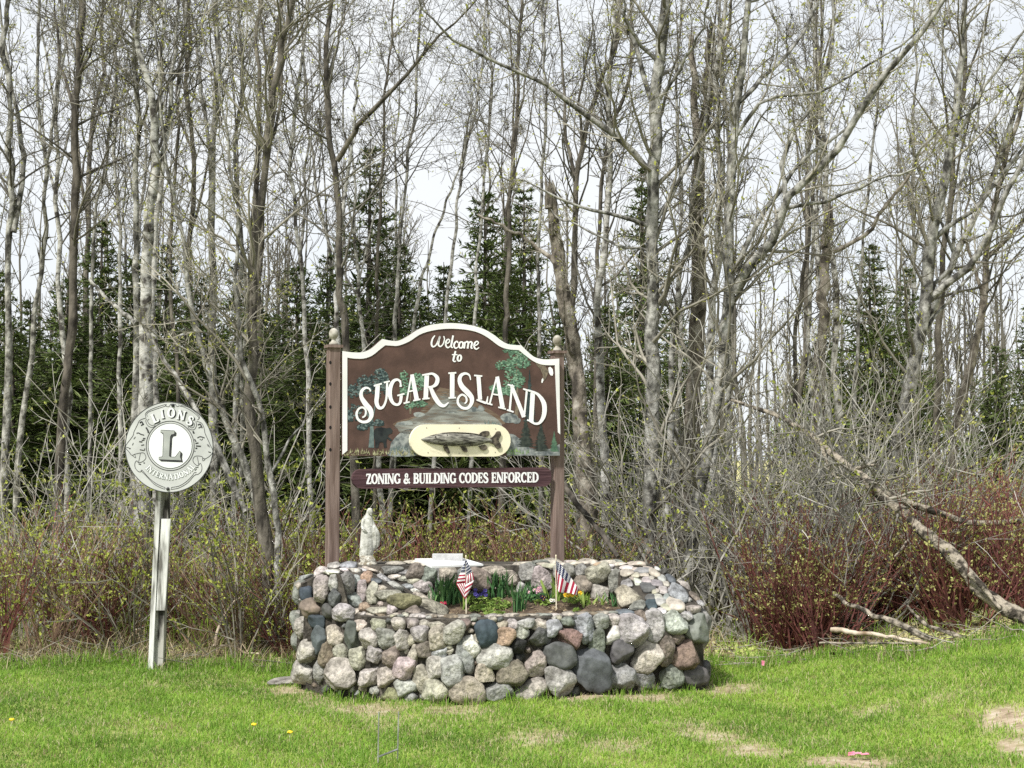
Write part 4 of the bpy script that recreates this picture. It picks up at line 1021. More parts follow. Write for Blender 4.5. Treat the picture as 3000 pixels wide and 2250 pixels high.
for dx in (.002, .017): g.add(*blob(hc + np.array([dx, -.021 + .25 * abs(dx - .009), .007]), (.0035, .002, .002), 2), 0, True)
part('head', g, M['statue'], st)
g = MB(); ap = np.array([zst(560, 500), zst(532, 600), zst(528, 690), zst(545, 750)]) + np.array([[0, -.022, 0], [0, -.028, 0], [0, -.034, 0], [0, -.046, 0]])
g.tubes(catmull(ap, 12), np.linspace(.017, .012, 12), 10); part('sleeve', g, M['statue'], st)
g = MB(); hb = zst(562, 768) + np.array([0, -.05, 0]); g.add(*blob(hb, (.012, .007, .008)), 0, True)
for k in range(4): g.tubes(np.array([hb + [.006, -.003, .006 - .004 * k], hb + [.016, -.006, .004 - .0045 * k], hb + [.024 - .002 * abs(k - 1), -.004, .001 - .005 * k]]), np.array([.003, .0028, .002]), 6)
g.tubes(np.array([hb + [.0, -.004, .006], hb + [.008, -.008, .012], hb + [.014, -.008, .014]]), np.array([.0032, .003, .002]), 6)
part('hand', g, M['statue'], st)
part('plinth', loft([(1385, 450, 760), (1400, 442, 775), (1480, 455, 830), (1560, 458, 836), (1570, 425, 865), (1620, 420, 872)], .03, 6, .85, 40, 30), M['statue_base'], st)

# the white slab and the block lying on it
M['slab_white'] = mat('slab_white', (.62, .62, .63), (.7, .7, .71), 8, rough=.5)
M['block_grey'] = mat('block_grey', (.36, .36, .36), (.46, .46, .455), 20, rough=.7, bump=.2)
def zt(x, y): return 1000 + x / 2.765, 1450 + y / 2.765
zz_t = .975
def on_h(px, py, z):
    d = ray(px, py); return np.array([0, 0, EYE]) + d * ((z - EYE) / d[2])
q = [(595, 515), (990, 512), (1150, 560), (730, 577)]
tops = []
for (x, y), zv in zip(q, (1.0, .995, .965, .965)): tops.append(on_h(*zt(x, y), zv))
c = np.mean(tops, 0)
o = MB(); o.slab(tops, [t - np.array([0, 0, .014]) for t in tops])
sl = link('slab', o.mesh('slab', c), M['slab_white'], None, c); tag(sl, 'flat white slab lying on the back wall of the planter', 'slab')
A, B = on_h(*zt(736, 538), .98), on_h(*zt(982, 538), .98)
bc = (A + B) / 2 + np.array([0, .05, .028]); g = MB(); g.box((0, 0, 0), (B[0] - A[0], .1, .052)); me = g.mesh('block')
bl = link('memorial_block', me, M['block_grey'], None, bc); bl.rotation_euler = (.03, 0, math.atan2(B[1] - A[1], B[0] - A[0])); tag(bl, 'grey rectangular block resting on the white slab', 'block')

# ------------------------------------------------------------------ flags
fm = bpy.data.materials.new('flag_cloth'); fm.use_nodes = True
n, l = fm.node_tree.nodes, fm.node_tree.links
b = n['Principled BSDF']; b.inputs['Roughness'].default_value = .8
uv = n.new('ShaderNodeUVMap'); sep = n.new('ShaderNodeSeparateXYZ'); l.new(uv.outputs['UV'], sep.inputs['Vector'])
def mth(op, a, bv=None, cv=None):
    x = n.new('ShaderNodeMath'); x.operation = op
    for i, v in enumerate((a, bv, cv)):
        if v is None: continue
        if isinstance(v, (int, float)): x.inputs[i].default_value = v
        else: l.new(v, x.inputs[i])
    return x.outputs[0]
U, Vv = sep.outputs['X'], sep.outputs['Y']
stripe = mth('MODULO', mth('FLOOR', mth('MULTIPLY', Vv, 13)), 2)           # v = 0 at the canton edge: first stripe red
canton = mth('MULTIPLY', mth('LESS_THAN', U, .4), mth('LESS_THAN', Vv, 7 / 13))
su = mth('MULTIPLY', mth('DIVIDE', U, .4), 6); sv = mth('MULTIPLY', mth('DIVIDE', Vv, 7 / 13), 5)
du = mth('SUBTRACT', mth('FRACT', su), .5); dv = mth('SUBTRACT', mth('FRACT', sv), .5)
star = mth('LESS_THAN', mth('ADD', mth('MULTIPLY', du, du), mth('MULTIPLY', dv, dv)), .09)
m1 = n.new('ShaderNodeMixRGB'); l.new(stripe, m1.inputs['Fac']); m1.inputs['Color1'].default_value = (.36, .012, .045, 1); m1.inputs['Color2'].default_value = (.82, .78, .78, 1)
m2 = n.new('ShaderNodeMixRGB'); l.new(star, m2.inputs['Fac']); m2.inputs['Color1'].default_value = (.014, .022, .075, 1); m2.inputs['Color2'].default_value = (.8, .8, .82, 1)
m3 = n.new('ShaderNodeMixRGB'); l.new(canton, m3.inputs['Fac']); l.new(m1.outputs[0], m3.inputs['Color1']); l.new(m2.outputs[0], m3.inputs['Color2'])
l.new(m3.outputs[0], b.inputs['Base Color'])
tr = n.new('ShaderNodeBsdfTranslucent'); l.new(m3.outputs[0], tr.inputs['Color']); mx = n.new('ShaderNodeMixShader'); mx.inputs['Fac'].default_value = .25
l.new(b.outputs[0], mx.inputs[1]); l.new(tr.outputs[0], mx.inputs[2]); l.new(mx.outputs[0], n['Material Output'].inputs['Surface'])
M['stick'] = mat('stick', (.62, .55, .4), (.74, .68, .53), 20)

def cloth(name, grid, uvs, root, parent):
    """grid (m, n, 3) world points with a uv for each"""
    m_, n_ = grid.shape[:2]
    idx = np.arange(m_ * n_).reshape(m_, n_)
    F = np.stack([idx[:-1, :-1], idx[:-1, 1:], idx[1:, 1:], idx[1:, :-1]], -1).reshape(-1, 4)
    g = MB().add(grid.reshape(-1, 3), F, 0, True); me = g.mesh(name, root.location)
    ul = me.uv_layers.new(name='UVMap'); li = np.empty(len(me.loops), np.int32); me.loops.foreach_get('vertex_index', li)
    ul.data.foreach_set('uv', uvs.reshape(-1, 2)[li].astype(np.float32).ravel())
    o = link(name, me, fm, parent)
    s = o.modifiers.new('cloth', 'SOLIDIFY'); s.thickness = .0012
    return o
def zf(x, y): return 1280 + x / 4.424, 1600 + y / 4.424
def bil(c00, c10, c01, c11, u, v): return (1 - u) * (1 - v) * c00 + u * (1 - v) * c10 + (1 - u) * v * c01 + u * v * c11

def flag_stick(root, px, py0, py1, Y):
    A, B = at(px, py0, Y), at(px + 1, py1, Y); B[2] -= .06
    g = MB(); g.tubes(np.array([A, B]), np.array([.0045, .0045]), 8, cap=True); s = part('stick', g, M['stick'], root)
    g = MB(); g.add(*blob(A + [0, 0, .006], (.006, .006, .012), amp=0), 0, True); part('stick_tip', g, M['stick'], root, s)
# right flag: fly hanging down, stripes upright
fy = 11.02
root = thing('stick_flag', 'small striped flag on a stick beside the red and yellow flowers', 'flag', at(1629, 1764, fy), 'small flags in the planter')
flag_stick(root, zf(1543, 0)[0], zf(0, 140)[1], 1764, fy)
U_, V_ = np.meshgrid(np.linspace(0, 1, 40), np.linspace(0, 1, 53))
pts = np.zeros(U_.shape + (3,))
hoist = catmull([(1541, 185), (1600, 232), (1680, 330), (1760, 440), (1815, 520), (1838, 560)], 53)
fly = catmull([(1548, 470), (1560, 560), (1590, 600), (1660, 605), (1740, 615), (1790, 630), (1822, 640)], 53)
for i in range(53):
    for j in range(40):
        u = j / 39; p = hoist[i] * (1 - u) + fly[i] * u
        pts[i, j] = at(*zf(*p), fy - .012 + .022 * math.sin(i / 52 * 14) * (.3 + .7 * u) - .004)
cloth('flag_cloth', pts, np.stack([U_, V_], -1), root, root)
# left flag: folded round its stick, a light and a dark fold meeting in the middle
fy = 10.86
root = thing('stick_flag', 'small folded striped flag on a stick beside the blue flowers', 'flag', at(1361, 1780, fy), 'small flags in the planter')
flag_stick(root, zf(376, 0)[0], zf(0, 145)[1], 1775, fy)
# upper left lobe: canton then level stripes;  upper right lobe: canton then steep stripes;  lower lobes: chevron stripes
def lobe(nm, c, uvc, bulge):
    c = [np.array(q, float) for q in c]; uvc = [np.array(q, float) for q in uvc]
    u, v = np.meshgrid(np.linspace(0, 1, 20), np.linspace(0, 1, 20)); P = np.zeros((20, 20, 3)); W = np.zeros((20, 20, 2))
    for i in range(20):
        for j in range(20):
            p = bil(c[0], c[1], c[2], c[3], u[i, j], v[i, j]); W[i, j] = bil(uvc[0], uvc[1], uvc[2], uvc[3], u[i, j], v[i, j])
            P[i, j] = at(*zf(*p), fy - .006 - bulge * math.sin(math.pi * u[i, j]) * math.sin(math.pi * v[i, j]) + .006 * abs(p[0] - 376) / 100)
    cloth(nm, P, W, root, root)
lobe('flag_fold', [(374, 165), (300, 350), (374, 180), (370, 345)], [(.02, .02), (.02, .5), (.38, .02), (.38, .5)], .006)
lobe('flag_fold', [(300, 350), (250, 485), (370, 345), (368, 470)], [(.45, .54), (.45, 1.0), (.9, .54), (.9, 1.0)], .008)
lobe('flag_fold', [(377, 165), (460, 335), (377, 180), (378, 385)], [(.02, .02), (.38, .02), (.02, .5), (.38, .5)], .006)
lobe('flag_fold', [(378, 385), (360, 505), (462, 335), (485, 440)], [(.42, .52), (.8, .52), (.42, .02), (.8, .02)], .008)
lobe('flag_fold', [(250, 490), (358, 690), (300, 485), (365, 600)], [(.45, .0), (1, .0), (.45, .3), (1, .3)], .006)
lobe('flag_fold', [(300, 485), (365, 600), (365, 480), (368, 560)], [(.45, .3), (1, .3), (.45, .62), (1, .62)], .006)
lobe('flag_fold', [(362, 505), (362, 690), (482, 440), (405, 630)], [(.2, .55), (.2, 1), (.95, .55), (.95, 1)], .008)

# ------------------------------------------------------------------ plants in the bed
M['blade'] = leafmat('blade', [(0, (.04, .1, .04)), (.6, (.075, .18, .065)), (1, (.15, .28, .09))], trans=.25)
M['blade_light'] = leafmat('blade_light', [(0, (.1, .17, .035)), (.6, (.2, .3, .06)), (1, (.33, .42, .12))], trans=.3)
PET = {}
for nm, c1, c2 in (('yellow', (.78, .48, .02), (.85, .62, .05)), ('violet', (.05, .04, .22), (.12, .1, .4)), ('pink', (.6, .3, .42), (.75, .5, .6)), ('red', (.42, .012, .07), (.62, .04, .16)), ('dark', (.02, .01, .03), (.05, .02, .06)), ('white', (.75, .75, .68), (.82, .82, .76))):
    PET[nm] = mat('petal_' + nm, c1, c2, 40, rough=.6)
def blades(mb, c, n_, h, spread, width, rr, lean=.35, m=0):
    """strap leaves, arched, as folded strips"""
    K = 5
    base = np.asarray(c) + np.column_stack([rr.normal(0, spread * .35, n_), rr.normal(0, spread * .3, n_), np.zeros(n_)])
    az = rr.uniform(0, 2 * math.pi, n_); le = np.abs(rr.normal(lean, lean * .6, n_)); H = h * rr.uniform(.6, 1.08, n_)
    t = np.linspace(0, 1, K)
    out = np.column_stack([np.cos(az), np.sin(az)])
    x = base[:, None, 0] + out[:, None, 0] * (le * H)[:, None] * t ** 1.7; y = base[:, None, 1] + out[:, None, 1] * (le * H)[:, None] * t ** 1.7
    z = base[:, None, 2] + H[:, None] * (t - .25 * le[:, None] * t ** 3)
    C = np.stack([x, y, z], -1)
    tw = rr.uniform(0, 2 * math.pi, n_); sd = np.column_stack([np.cos(tw), np.sin(tw), np.zeros(n_)])
    w = width * np.array([.7, 1, 1, .8, .08])
    L_, R_ = C - sd[:, None] * w[None, :, None] / 2, C + sd[:, None] * w[None, :, None] / 2
    V = np.stack([L_, R_], 2).reshape(-1, 3); idx = np.arange(n_ * K * 2).reshape(n_, K, 2)
    F = np.stack([idx[:, :-1, 0], idx[:, :-1, 1], idx[:, 1:, 1], idx[:, 1:, 0]], -1).reshape(-1, 4)
    tint = np.repeat(rr.uniform(0, 1, n_), K * 2)
    mb.add(V, F, m, False, attr=tint)
def bed(px, py):
    d = ray(px, py); Y = 10.9
    for _ in range(20):
        p = np.array([0, 0, EYE]) + d * (Y / d[1]); Y += (p[2] - float(soil_z(p[0], p[1]))) * 4
        Y = min(max(Y, 10.6), 11.44)
    p = np.array([0, 0, EYE]) + d * (Y / d[1]); p[2] = float(soil_z(p[0], p[1])); return p
rr = np.random.default_rng(21)
def clump(name, label, cat, px, py, n_, h, spread, width, light=False, lean=.35, group=None):
    c = bed(px, py); root = thing(name, label, cat, c, group)
    g = MB(); blades(g, c - [0, 0, .01], n_, h, spread, width, rr, lean); part('leaves', g, M['blade_light' if light else 'blade'], root, attr_name='tint'); return root
D = 'daffodil leaves in the planter'
clump('daffodil_clump', 'dark green daffodil clump left of the folded flag', 'plant', 1315, 1762, 80, .25, .17, .016, group=D)
clump('daffodil_clump', 'low daffodil leaves at the left end of the bed', 'plant', 1290, 1768, 22, .16, .12, .011, group=D)
clump('daffodil_clump', 'largest dark green daffodil clump, middle of the bed', 'plant', 1455, 1748, 110, .25, .2, .016, group=D)
clump('daffodil_clump', 'daffodil tuft at the front, middle of the bed', 'plant', 1522, 1782, 42, .25, .08, .010, group=D, lean=.2)
clump('daffodil_clump', 'daffodil clump between the middle clump and the right flag', 'plant', 1560, 1738, 60, .17, .14, .014, group=D)
clump('daffodil_clump', 'thin daffodil leaves behind the blue flowers', 'plant', 1405, 1738, 24, .15, .12, .011, group=D)
clump('tulip_plant', 'broad green tulip leaves right behind the right flag stick', 'plant', 1625, 1762, 12, .24, .09, .024, True, .35)
clump('tulip_plant', 'bright green upright tulip leaves right of the yellow flowers', 'plant', 1717, 1775, 12, .135, .06, .02, True, .4)
clump('tulip_plant', 'small green sprout beside the bed stone on the right', 'plant', 1766, 1772, 9, .11, .05, .013, True, .45)
clump('daffodil_clump', 'narrow daffodil tuft at the right end of the bed', 'plant', 1800, 1778, 18, .14, .05, .010, group=D, lean=.2)
clump('tulip_plant', 'single leaning tulip shoot at the foot of the folded flag', 'plant', 1358, 1785, 6, .15, .03, .016, True, .25)

def leafy(name, label, px, py, n_, rad, h, flower=None, nf=0, fs=.016, light=True):
    c = bed(px, py); root = thing(name, label, 'plant', c); r = rr
    g = MB()
    az = r.uniform(0, 6.28, n_); q = np.sqrt(r.uniform(0, 1, n_)) * rad
    P = c + np.column_stack([q * np.cos(az), q * np.sin(az) * .8, r.uniform(.1, 1, n_) * h * (1 - .5 * (q / rad) ** 2)])
    s = r.uniform(.012, .026, n_); d1 = r.normal(size=(n_, 3)); d1[:, 2] = np.abs(d1[:, 2]) * .5; d1 /= np.linalg.norm(d1, axis=1, keepdims=True)
    d2 = np.cross(d1, r.normal(size=(n_, 3))); d2 /= np.linalg.norm(d2, axis=1, keepdims=True)
    V = np.stack([P - d1 * s[:, None], P + d2 * s[:, None] * .45, P + d1 * s[:, None], P - d2 * s[:, None] * .45], 1).reshape(-1, 3)
    g.add(V, np.arange(n_ * 4).reshape(-1, 4), 0, False, attr=np.repeat(r.uniform(0, 1, n_), 4)); part('leaves', g, M['blade_light' if light else 'blade'], root, attr_name='tint')
    if flower:
        for k in range(nf):
            a_, q_ = r.uniform(0, 6.28), math.sqrt(r.uniform(0, 1)) * rad * .85
            fc = c + np.array([q_ * math.cos(a_), q_ * math.sin(a_) * .7 - .02, h * r.uniform(.75, 1.2)])
            g = MB()
            for i in range(5):
                t = i * 1.2566 + k; dx, dz = math.cos(t), math.sin(t)
                pc = fc + np.array([dx * fs * .6, -.004 - .004 * (i % 2), dz * fs * .6]); a5 = np.arange(8) * .7854
                ring = np.array([pc + np.array([math.cos(w) * fs * .6, .003 * math.sin(3 * w), math.sin(w) * fs * .6]) for w in a5])
                g.add(np.vstack([ring, pc + [0, .004, 0]]), [(j, (j + 1) % 8, 8) for j in range(8)], 0, True)
            g.add(*blob(fc + [0, -.008, 0], (fs * .22,) * 3, amp=0), 1, True)
            fl = part('flower', g, [PET[flower], PET['dark' if flower in ('yellow', 'violet') else 'yellow']], root)
leafy('pansy_plant', 'yellow pansies below the right flag', 1684, 1768, 130, .1, .07, 'yellow', 7, .017)
leafy('pansy_plant', 'blue violet flowers beside the folded flag', 1392, 1772, 150, .11, .1, 'violet', 8, .014)
leafy('primrose_plant', 'pale pink flowers left of the right flag', 1566, 1765, 150, .1, .1, 'pink', 9, .012, False)
leafy('primrose_plant', 'crimson flower cluster at the lower corner of the right flag', 1703, 1752, 40, .05, .1, 'red', 12, .015, False)
leafy('primrose_plant', 'small red flower at the left end of the bed', 1300, 1778, 22, .03, .05, 'red', 3, .011, False)
leafy('pansy_plant', 'dark violet flowers left of the right flag stick', 1590, 1772, 70, .06, .06, 'dark', 4, .013)
leafy('bedding_plant', 'yellow green leafy plant in front of the middle daffodils', 1458, 1784, 220, .11, .09)
leafy('bedding_plant', 'green leafy plant at the front edge below the folded flag', 1408, 1790, 140, .1, .05)
leafy('bedding_plant', 'low green plant at the rim in the middle of the bed', 1445, 1800, 90, .09, .03)
leafy('bedding_plant', 'tiny green seedling on the bare soil', 1690, 1792, 26, .03, .03)
leafy('primrose_plant', 'pale cream flower head at the right flag stick', 1616, 1768, 16, .025, .03, 'white', 4, .014)
# dead leaves and mulch
g = MB(); n_ = 900
x = rr.uniform(-.62, 1.15, n_); y = rr.uniform(10.65, 11.4, n_); k = y > front_y(x) + .2; x, y = x[k], y[k]; n_ = len(x)
P = np.column_stack([x, y, soil_z(x, y) + rr.uniform(.002, .016, n_)]); s = rr.uniform(.006, .02, n_)[:, None]
d1 = rr.normal(size=(n_, 3)); d1[:, 2] *= .35; d1 /= np.linalg.norm(d1, axis=1, keepdims=True); d2 = np.cross(d1, rr.normal(size=(n_, 3)) * [.4, .4, 1]); d2 /= np.linalg.norm(d2, axis=1, keepdims=True)
g.add(np.stack([P - d1 * s, P + d2 * s * .4, P + d1 * s, P - d2 * s * .4], 1).reshape(-1, 3), np.arange(n_ * 4).reshape(-1, 4), 0, False, attr=np.repeat(rr.uniform(0, .9, n_), 4))
tag(link('mulch', g.mesh('mulch', attr_name='tint'), M['straw']), 'dead leaves and bark chips on the planter soil', 'mulch', kind='stuff')

# ------------------------------------------------------------------ small things on the lawn
M['wire'] = mat('wire', (.3, .3, .29), (.5, .5, .49), 20, rough=.45, metal=.6)
w0, w1 = on_ground(1107, 2243), on_ground(1164, 2232)
ws = thing('wire_stake', 'thin grey wire sign stake standing in the front lawn', 'stake', (w0 + w1) / 2)
for wb, tx, ty in ((w0, 1110, 2085), (w1, 1168, 2085)):
    g = MB(); g.tubes(np.array([wb - [0, 0, .08], at(tx, ty, wb[1])]), np.array([.0048, .0048]), 6, cap=True); part('prong', g, M['wire'], ws)
g = MB(); g.tubes(np.array([at(1107, 2218, w0[1]), at(1164, 2196, w1[1])]), np.array([.006, .006]), 6, cap=True); part('crossbar', g, M['wire'], ws)
M['pink'] = mat('pink', (.55, .14, .22), (.7, .3, .38), 20); M['dandelion'] = mat('dandelion', (.75, .5, .02), (.85, .62, .04), 60)
p0 = on_ground(2231, 1968); pf = thing('marker_flag', 'tiny pink marker in the grass right of the planter', 'marker', p0)
g = MB(); g.tubes(np.array([p0, p0 + [0, 0, .09]]), np.array([.002, .002]), 5); part('wire', g, M['wire'], pf)
g = MB(); g.slab([p0 + [0, 0, .055], p0 + [.022, -.006, .05], p0 + [.026, -.004, .09], p0 + [0, 0, .095]], [p0 + [0, .002, .055], p0 + [.022, -.004, .05], p0 + [.026, -.002, .09], p0 + [0, .002, .095]]); part('tag', g, M['pink'], pf)
p0 = on_ground(2515, 2228); g = MB()
for k in range(6):
    c = p0 + [rr.uniform(-.05, .05), rr.uniform(-.03, .03), .03 + .01 * rr.uniform()]; g.slab([c + [-.02, 0, 0], c + [.02, -.01, .006], c + [.022, .014, .01], c + [-.015, .016, .002]], [c + [-.02, 0, -.002], c + [.02, -.01, .004], c + [.022, .014, .008], c + [-.015, .016, 0]])
tag(link('torn_tape', g.mesh('torn_tape', p0), M['pink'], None, p0), 'scrap of torn pink tape lying on the worn lawn', 'tape')
for px, py, lb in ((742, 2147, 'yellow dandelion on the lawn left of the wire stake, nearer the post'), (848, 2170, 'yellow dandelion on the lawn just left of the wire stake'), (32, 2132, 'yellow dandelion at the left edge of the lawn')):
    p0 = on_ground(px, py); dn = thing('dandelion', lb, 'flower', p0, 'dandelions on the lawn')
    g = MB(); g.tubes(np.array([p0, p0 + [.004, 0, .05]]), np.array([.002, .002]), 5); part('stem', g, M['stick'], dn)
    g = MB(); V, F = blob(p0 + [.004, 0, .055], (.017, .017, .009), 3, .3); g.add(V, F, 0, False); part('flower_head', g, M['dandelion'], dn)
# flat stepping stone at the left foot of the planter
p0 = on_ground(845, 2003); me = stone_mesh('paving_stone', .17, .16, .035, 77, .8, ICO2); o = link('paving_stone', me, M['stone'], None, p0 + [0, 0, .01]); o.color = (.3, .28, .25, 1)
tag(o, 'flat grey paving stone in the grass at the left foot of the planter', 'stone')

# ------------------------------------------------------------------ lawn grass
rg = np.random.default_rng(3)
def grass(n_, x0, x1, y0, y1, hmin, hmax, wid, accept, tint, lean=.5):
    x = rg.uniform(x0, x1, n_); y = rg.uniform(y0, y1, n_)
    k = accept(x, y); x, y = x[k], y[k]; n_ = len(x)
    z = ground_h(x, y) - .004
    clumpy = .5 + .5 * np.sin(x * 5.3 + 1.7 * np.sin(y * 3.1)) * np.sin(y * 6.1 + 1.3 * np.sin(x * 4.3))
    H = rg.uniform(hmin, hmax, n_) * (.75 + .5 * clumpy); az = rg.uniform(0, 6.283, n_); le = np.abs(rg.normal(lean, .3, n_))
    tw = az + rg.normal(math.pi / 2, .6, n_)
    B = np.column_stack([x, y, z]); out = np.column_stack([np.cos(az), np.sin(az), np.zeros(n_)]); sd = np.column_stack([np.cos(tw), np.sin(tw), np.zeros(n_)])
    w = (wid * rg.uniform(.7, 1.3, n_))[:, None]
    mid = B + out * (le * H * .35)[:, None] + [0, 0, 1] * (H * .6)[:, None]; tip = B + out * (le * H)[:, None] + [0, 0, 1] * (H * (1 - .2 * le))[:, None]
    V = np.stack([B - sd * w / 2, B + sd * w / 2, mid + sd * w * .4, mid - sd * w * .4, tip], 1).reshape(-1, 3)
    i0 = np.arange(n_)[:, None] * 5
    t = np.repeat(np.clip(tint(x, y, n_), 0, 1), 5)
    return V, i0 + [[0, 1, 2, 3]], i0 + [[3, 2, 4]], t
def addgrass(mb, res):
    V, Q, T, t = res; n0 = mb.n; mb.add(V, Q, 0, False, attr=t)
    mb.F.append((T + n0, 0, False))
def in_planter(x, y): return inside(x * .985, 11.2 + (y - 11.2) * .97)
def acc(x, y):
    ok = (np.abs(x) < .375 * y + .5) & (y < lawn_edge(x) + .1 * rg.normal(size=len(x))) & ~in_planter(x, y)
    return ok & (rg.uniform(size=len(x)) > .93 * bare(x, y))
def tint_(x, y, n_):
    big = .5 + .3 * np.sin(x * 1.7 + 2 * np.sin(y * 1.1)) * np.sin(y * 2.3 + x) + .15 * np.sin(x * 6 + y * 5)
    t = .12 + .5 * big + rg.normal(0, .14, n_) + .12 * sstep(x, 1, 4)
    dry = rg.uniform(size=n_) < .09 + .12 * sstep(np.sin(x * 2.3 + 1) * np.sin(y * 3.1 + x), .2, .9) + .4 * bare(x, y); return np.where(dry, rg.uniform(.86, 1, n_), np.clip(t, 0, .84))
g = MB()
addgrass(g, grass(325000, -5.4, 5.4, 7.3, 12.9, .018, .05, .0052, acc, tint_, .7))
addgrass(g, grass(26000, -5.4, 5.4, 7.3, 12.6, .05, .095, .0055, lambda x, y: acc(x, y) & (np.sin(x * 3.7 + 2.1 * np.sin(y * 2.9)) * np.sin(y * 4.9 + 1.9 * np.sin(x * 3.3)) > .35), lambda x, y, n_: .05 + .4 * rg.uniform(size=n_), .55))
# flat dead thatch between the blades
addgrass(g, grass(18000, -5.4, 5.4, 7.3, 12.6, .012, .03, .005, acc, lambda x, y, n_: rg.uniform(.88, 1, n_), 2.6))
# longer unmown tufts along the wood's edge and round the planter foot
def acc2(x, y):
    e = np.abs(y - lawn_edge(x)) < .28
    f = (np.abs(y - front_y(np.clip(x, -1.7, 1.63)) + .09) < .07) & (np.abs(x) < 1.75) & (np.sin(x * 9) + np.sin(x * 23 + 2) > .1)
    return (e | f) & ~in_planter(x, y) & (np.abs(x) < .375 * y + .5)
addgrass(g, grass(60000, -5.4, 5.4, 10.2, 13, .05, .13, .006, acc2, lambda x, y, n_: np.where(rg.uniform(size=n_) < .15, .95, .15 + .35 * rg.uniform(size=n_)), .45))
tag(link('lawn_grass', g.mesh('lawn_grass', attr_name='tint'), M['grass']), 'short bright green mown lawn grass', 'grass', kind='stuff')
# straw, dead stalks and litter along the wood's edge
g = MB()
def acc3(x, y):
    dens = .35 + .65 * sstep(-x, .8, 3) - .2 * sstep(x, 1.5, 2.5)
    return (y > lawn_edge(x) - .08 + .1 * rg.normal(size=len(x))) & (np.abs(x) < .39 * y) & (rg.uniform(size=len(x)) < dens * np.exp(-(y - 12.2) * .16)) & ~in_planter(x, y)
addgrass(g, grass(68000, -9, 9, 11.2, 22, .06, .34, .006, acc3, lambda x, y, n_: rg.uniform(0, 1, n_), 1.1))
tag(link('dry_grass', g.mesh('dry_grass', attr_name='tint'), M['straw']), 'matted dry grass and dead stalks at the edge of the woods', 'dry grass', kind='stuff')
g = MB()
addgrass(g, grass(60000, -12, 12, 11.3, 30, .05, .22, .008, lambda x, y: (y > lawn_edge(x) + .05) & (np.abs(x) < .39 * y) & (rg.uniform(size=len(x)) < .75) & ~in_planter(x, y), lambda x, y, n_: rg.uniform(.2, .8, n_), .6))
addgrass(g, grass(42000, -9, 4, 13.2, 24, .18, .5, .011, lambda x, y: (np.abs(x) < .39 * y) & (y > lawn_edge(x) + .8) & (x < .12 * y + .3) & (np.sin(x * 1.9 + y) + np.sin(y * 2.3 - x * 1.3) > -.6), lambda x, y, n_: rg.uniform(.5, .97, n_), .5))
tag(link('woodland_grass', g.mesh('woodland_grass', attr_name='tint'), M['grass']), 'rough green grass on the woodland floor', 'grass', kind='stuff')

# dark leaf litter and broken sticks under the edge of the thicket
def acc4(x, y): return (y > lawn_edge(x) - .02 + .12 * rg.normal(size=len(x))) & (np.abs(x) < .39 * y) & (rg.uniform(size=len(x)) < np.exp(-np.clip(y - lawn_edge(x), 0, 9) * .6)) & ~in_planter(x, y)
x = rg.uniform(-6, 6, 26000); y = rg.uniform(11.1, 15, 26000); k = acc4(x, y); x, y = x[k], y[k]; n_ = len(x)
P = np.column_stack([x, y, ground_h(x, y) + rg.uniform(.004, .05, n_)]); s_ = rg.uniform(.012, .035, n_)[:, None]
d1 = rg.normal(size=(n_, 3)); d1[:, 2] *= .5; d1 /= np.linalg.norm(d1, axis=1, keepdims=True); d2 = np.cross(d1, rg.normal(size=(n_, 3)) * [.4, .4, 1]); d2 /= np.linalg.norm(d2, axis=1, keepdims=True)
g = MB(); g.add(np.stack([P - d1 * s_, P + d2 * s_ * .45, P + d1 * s_, P - d2 * s_ * .45], 1).reshape(-1, 3), np.arange(n_ * 4).reshape(-1, 4), 0, False, attr=np.repeat(rg.uniform(0, 1, n_), 4))
M['litter'] = leafmat('litter', [(0, (.05, .034, .022)), (.6, (.13, .09, .058)), (1, (.24, .18, .12))], trans=.1)
tag(link('leaf_litter', g.mesh('leaf_litter', attr_name='tint'), M['litter']), 'dark dead leaves along the edge of the woods', 'leaf litter', kind='stuff')
x = rg.uniform(-5.5, 5.5, 1500); y = rg.uniform(11.2, 14, 1500); k = acc4(x, y); x, y = x[k], y[k]; n_ = len(x)
a_ = rg.uniform(0, 6.28, n_); L_ = rg.uniform(.12, .6, n_); el = np.abs(rg.normal(.1, .22, n_))
t_ = np.linspace(-.5, .5, 4)[None, :, None]; D_ = np.stack([np.cos(a_) * np.cos(el), np.sin(a_) * np.cos(el) * .6, np.sin(el)], 1)
C_ = np.column_stack([x, y, ground_h(x, y) + .02 + L_ * .5 * np.sin(el)])
P = C_[:, None] + D_[:, None] * t_ * L_[:, None, None] + rg.normal(0, .012, (n_, 4, 3)); R = rg.uniform(.002, .006, n_)[:, None] * np.array([1, .95, .8, .5])
g = MB(); g.tubes(P, R, 4, 0)
tag(link('brushwood', g.mesh('brushwood'), M['twig_tan']), 'broken dead sticks littered along the edge of the woods', 'brushwood', kind='stuff')

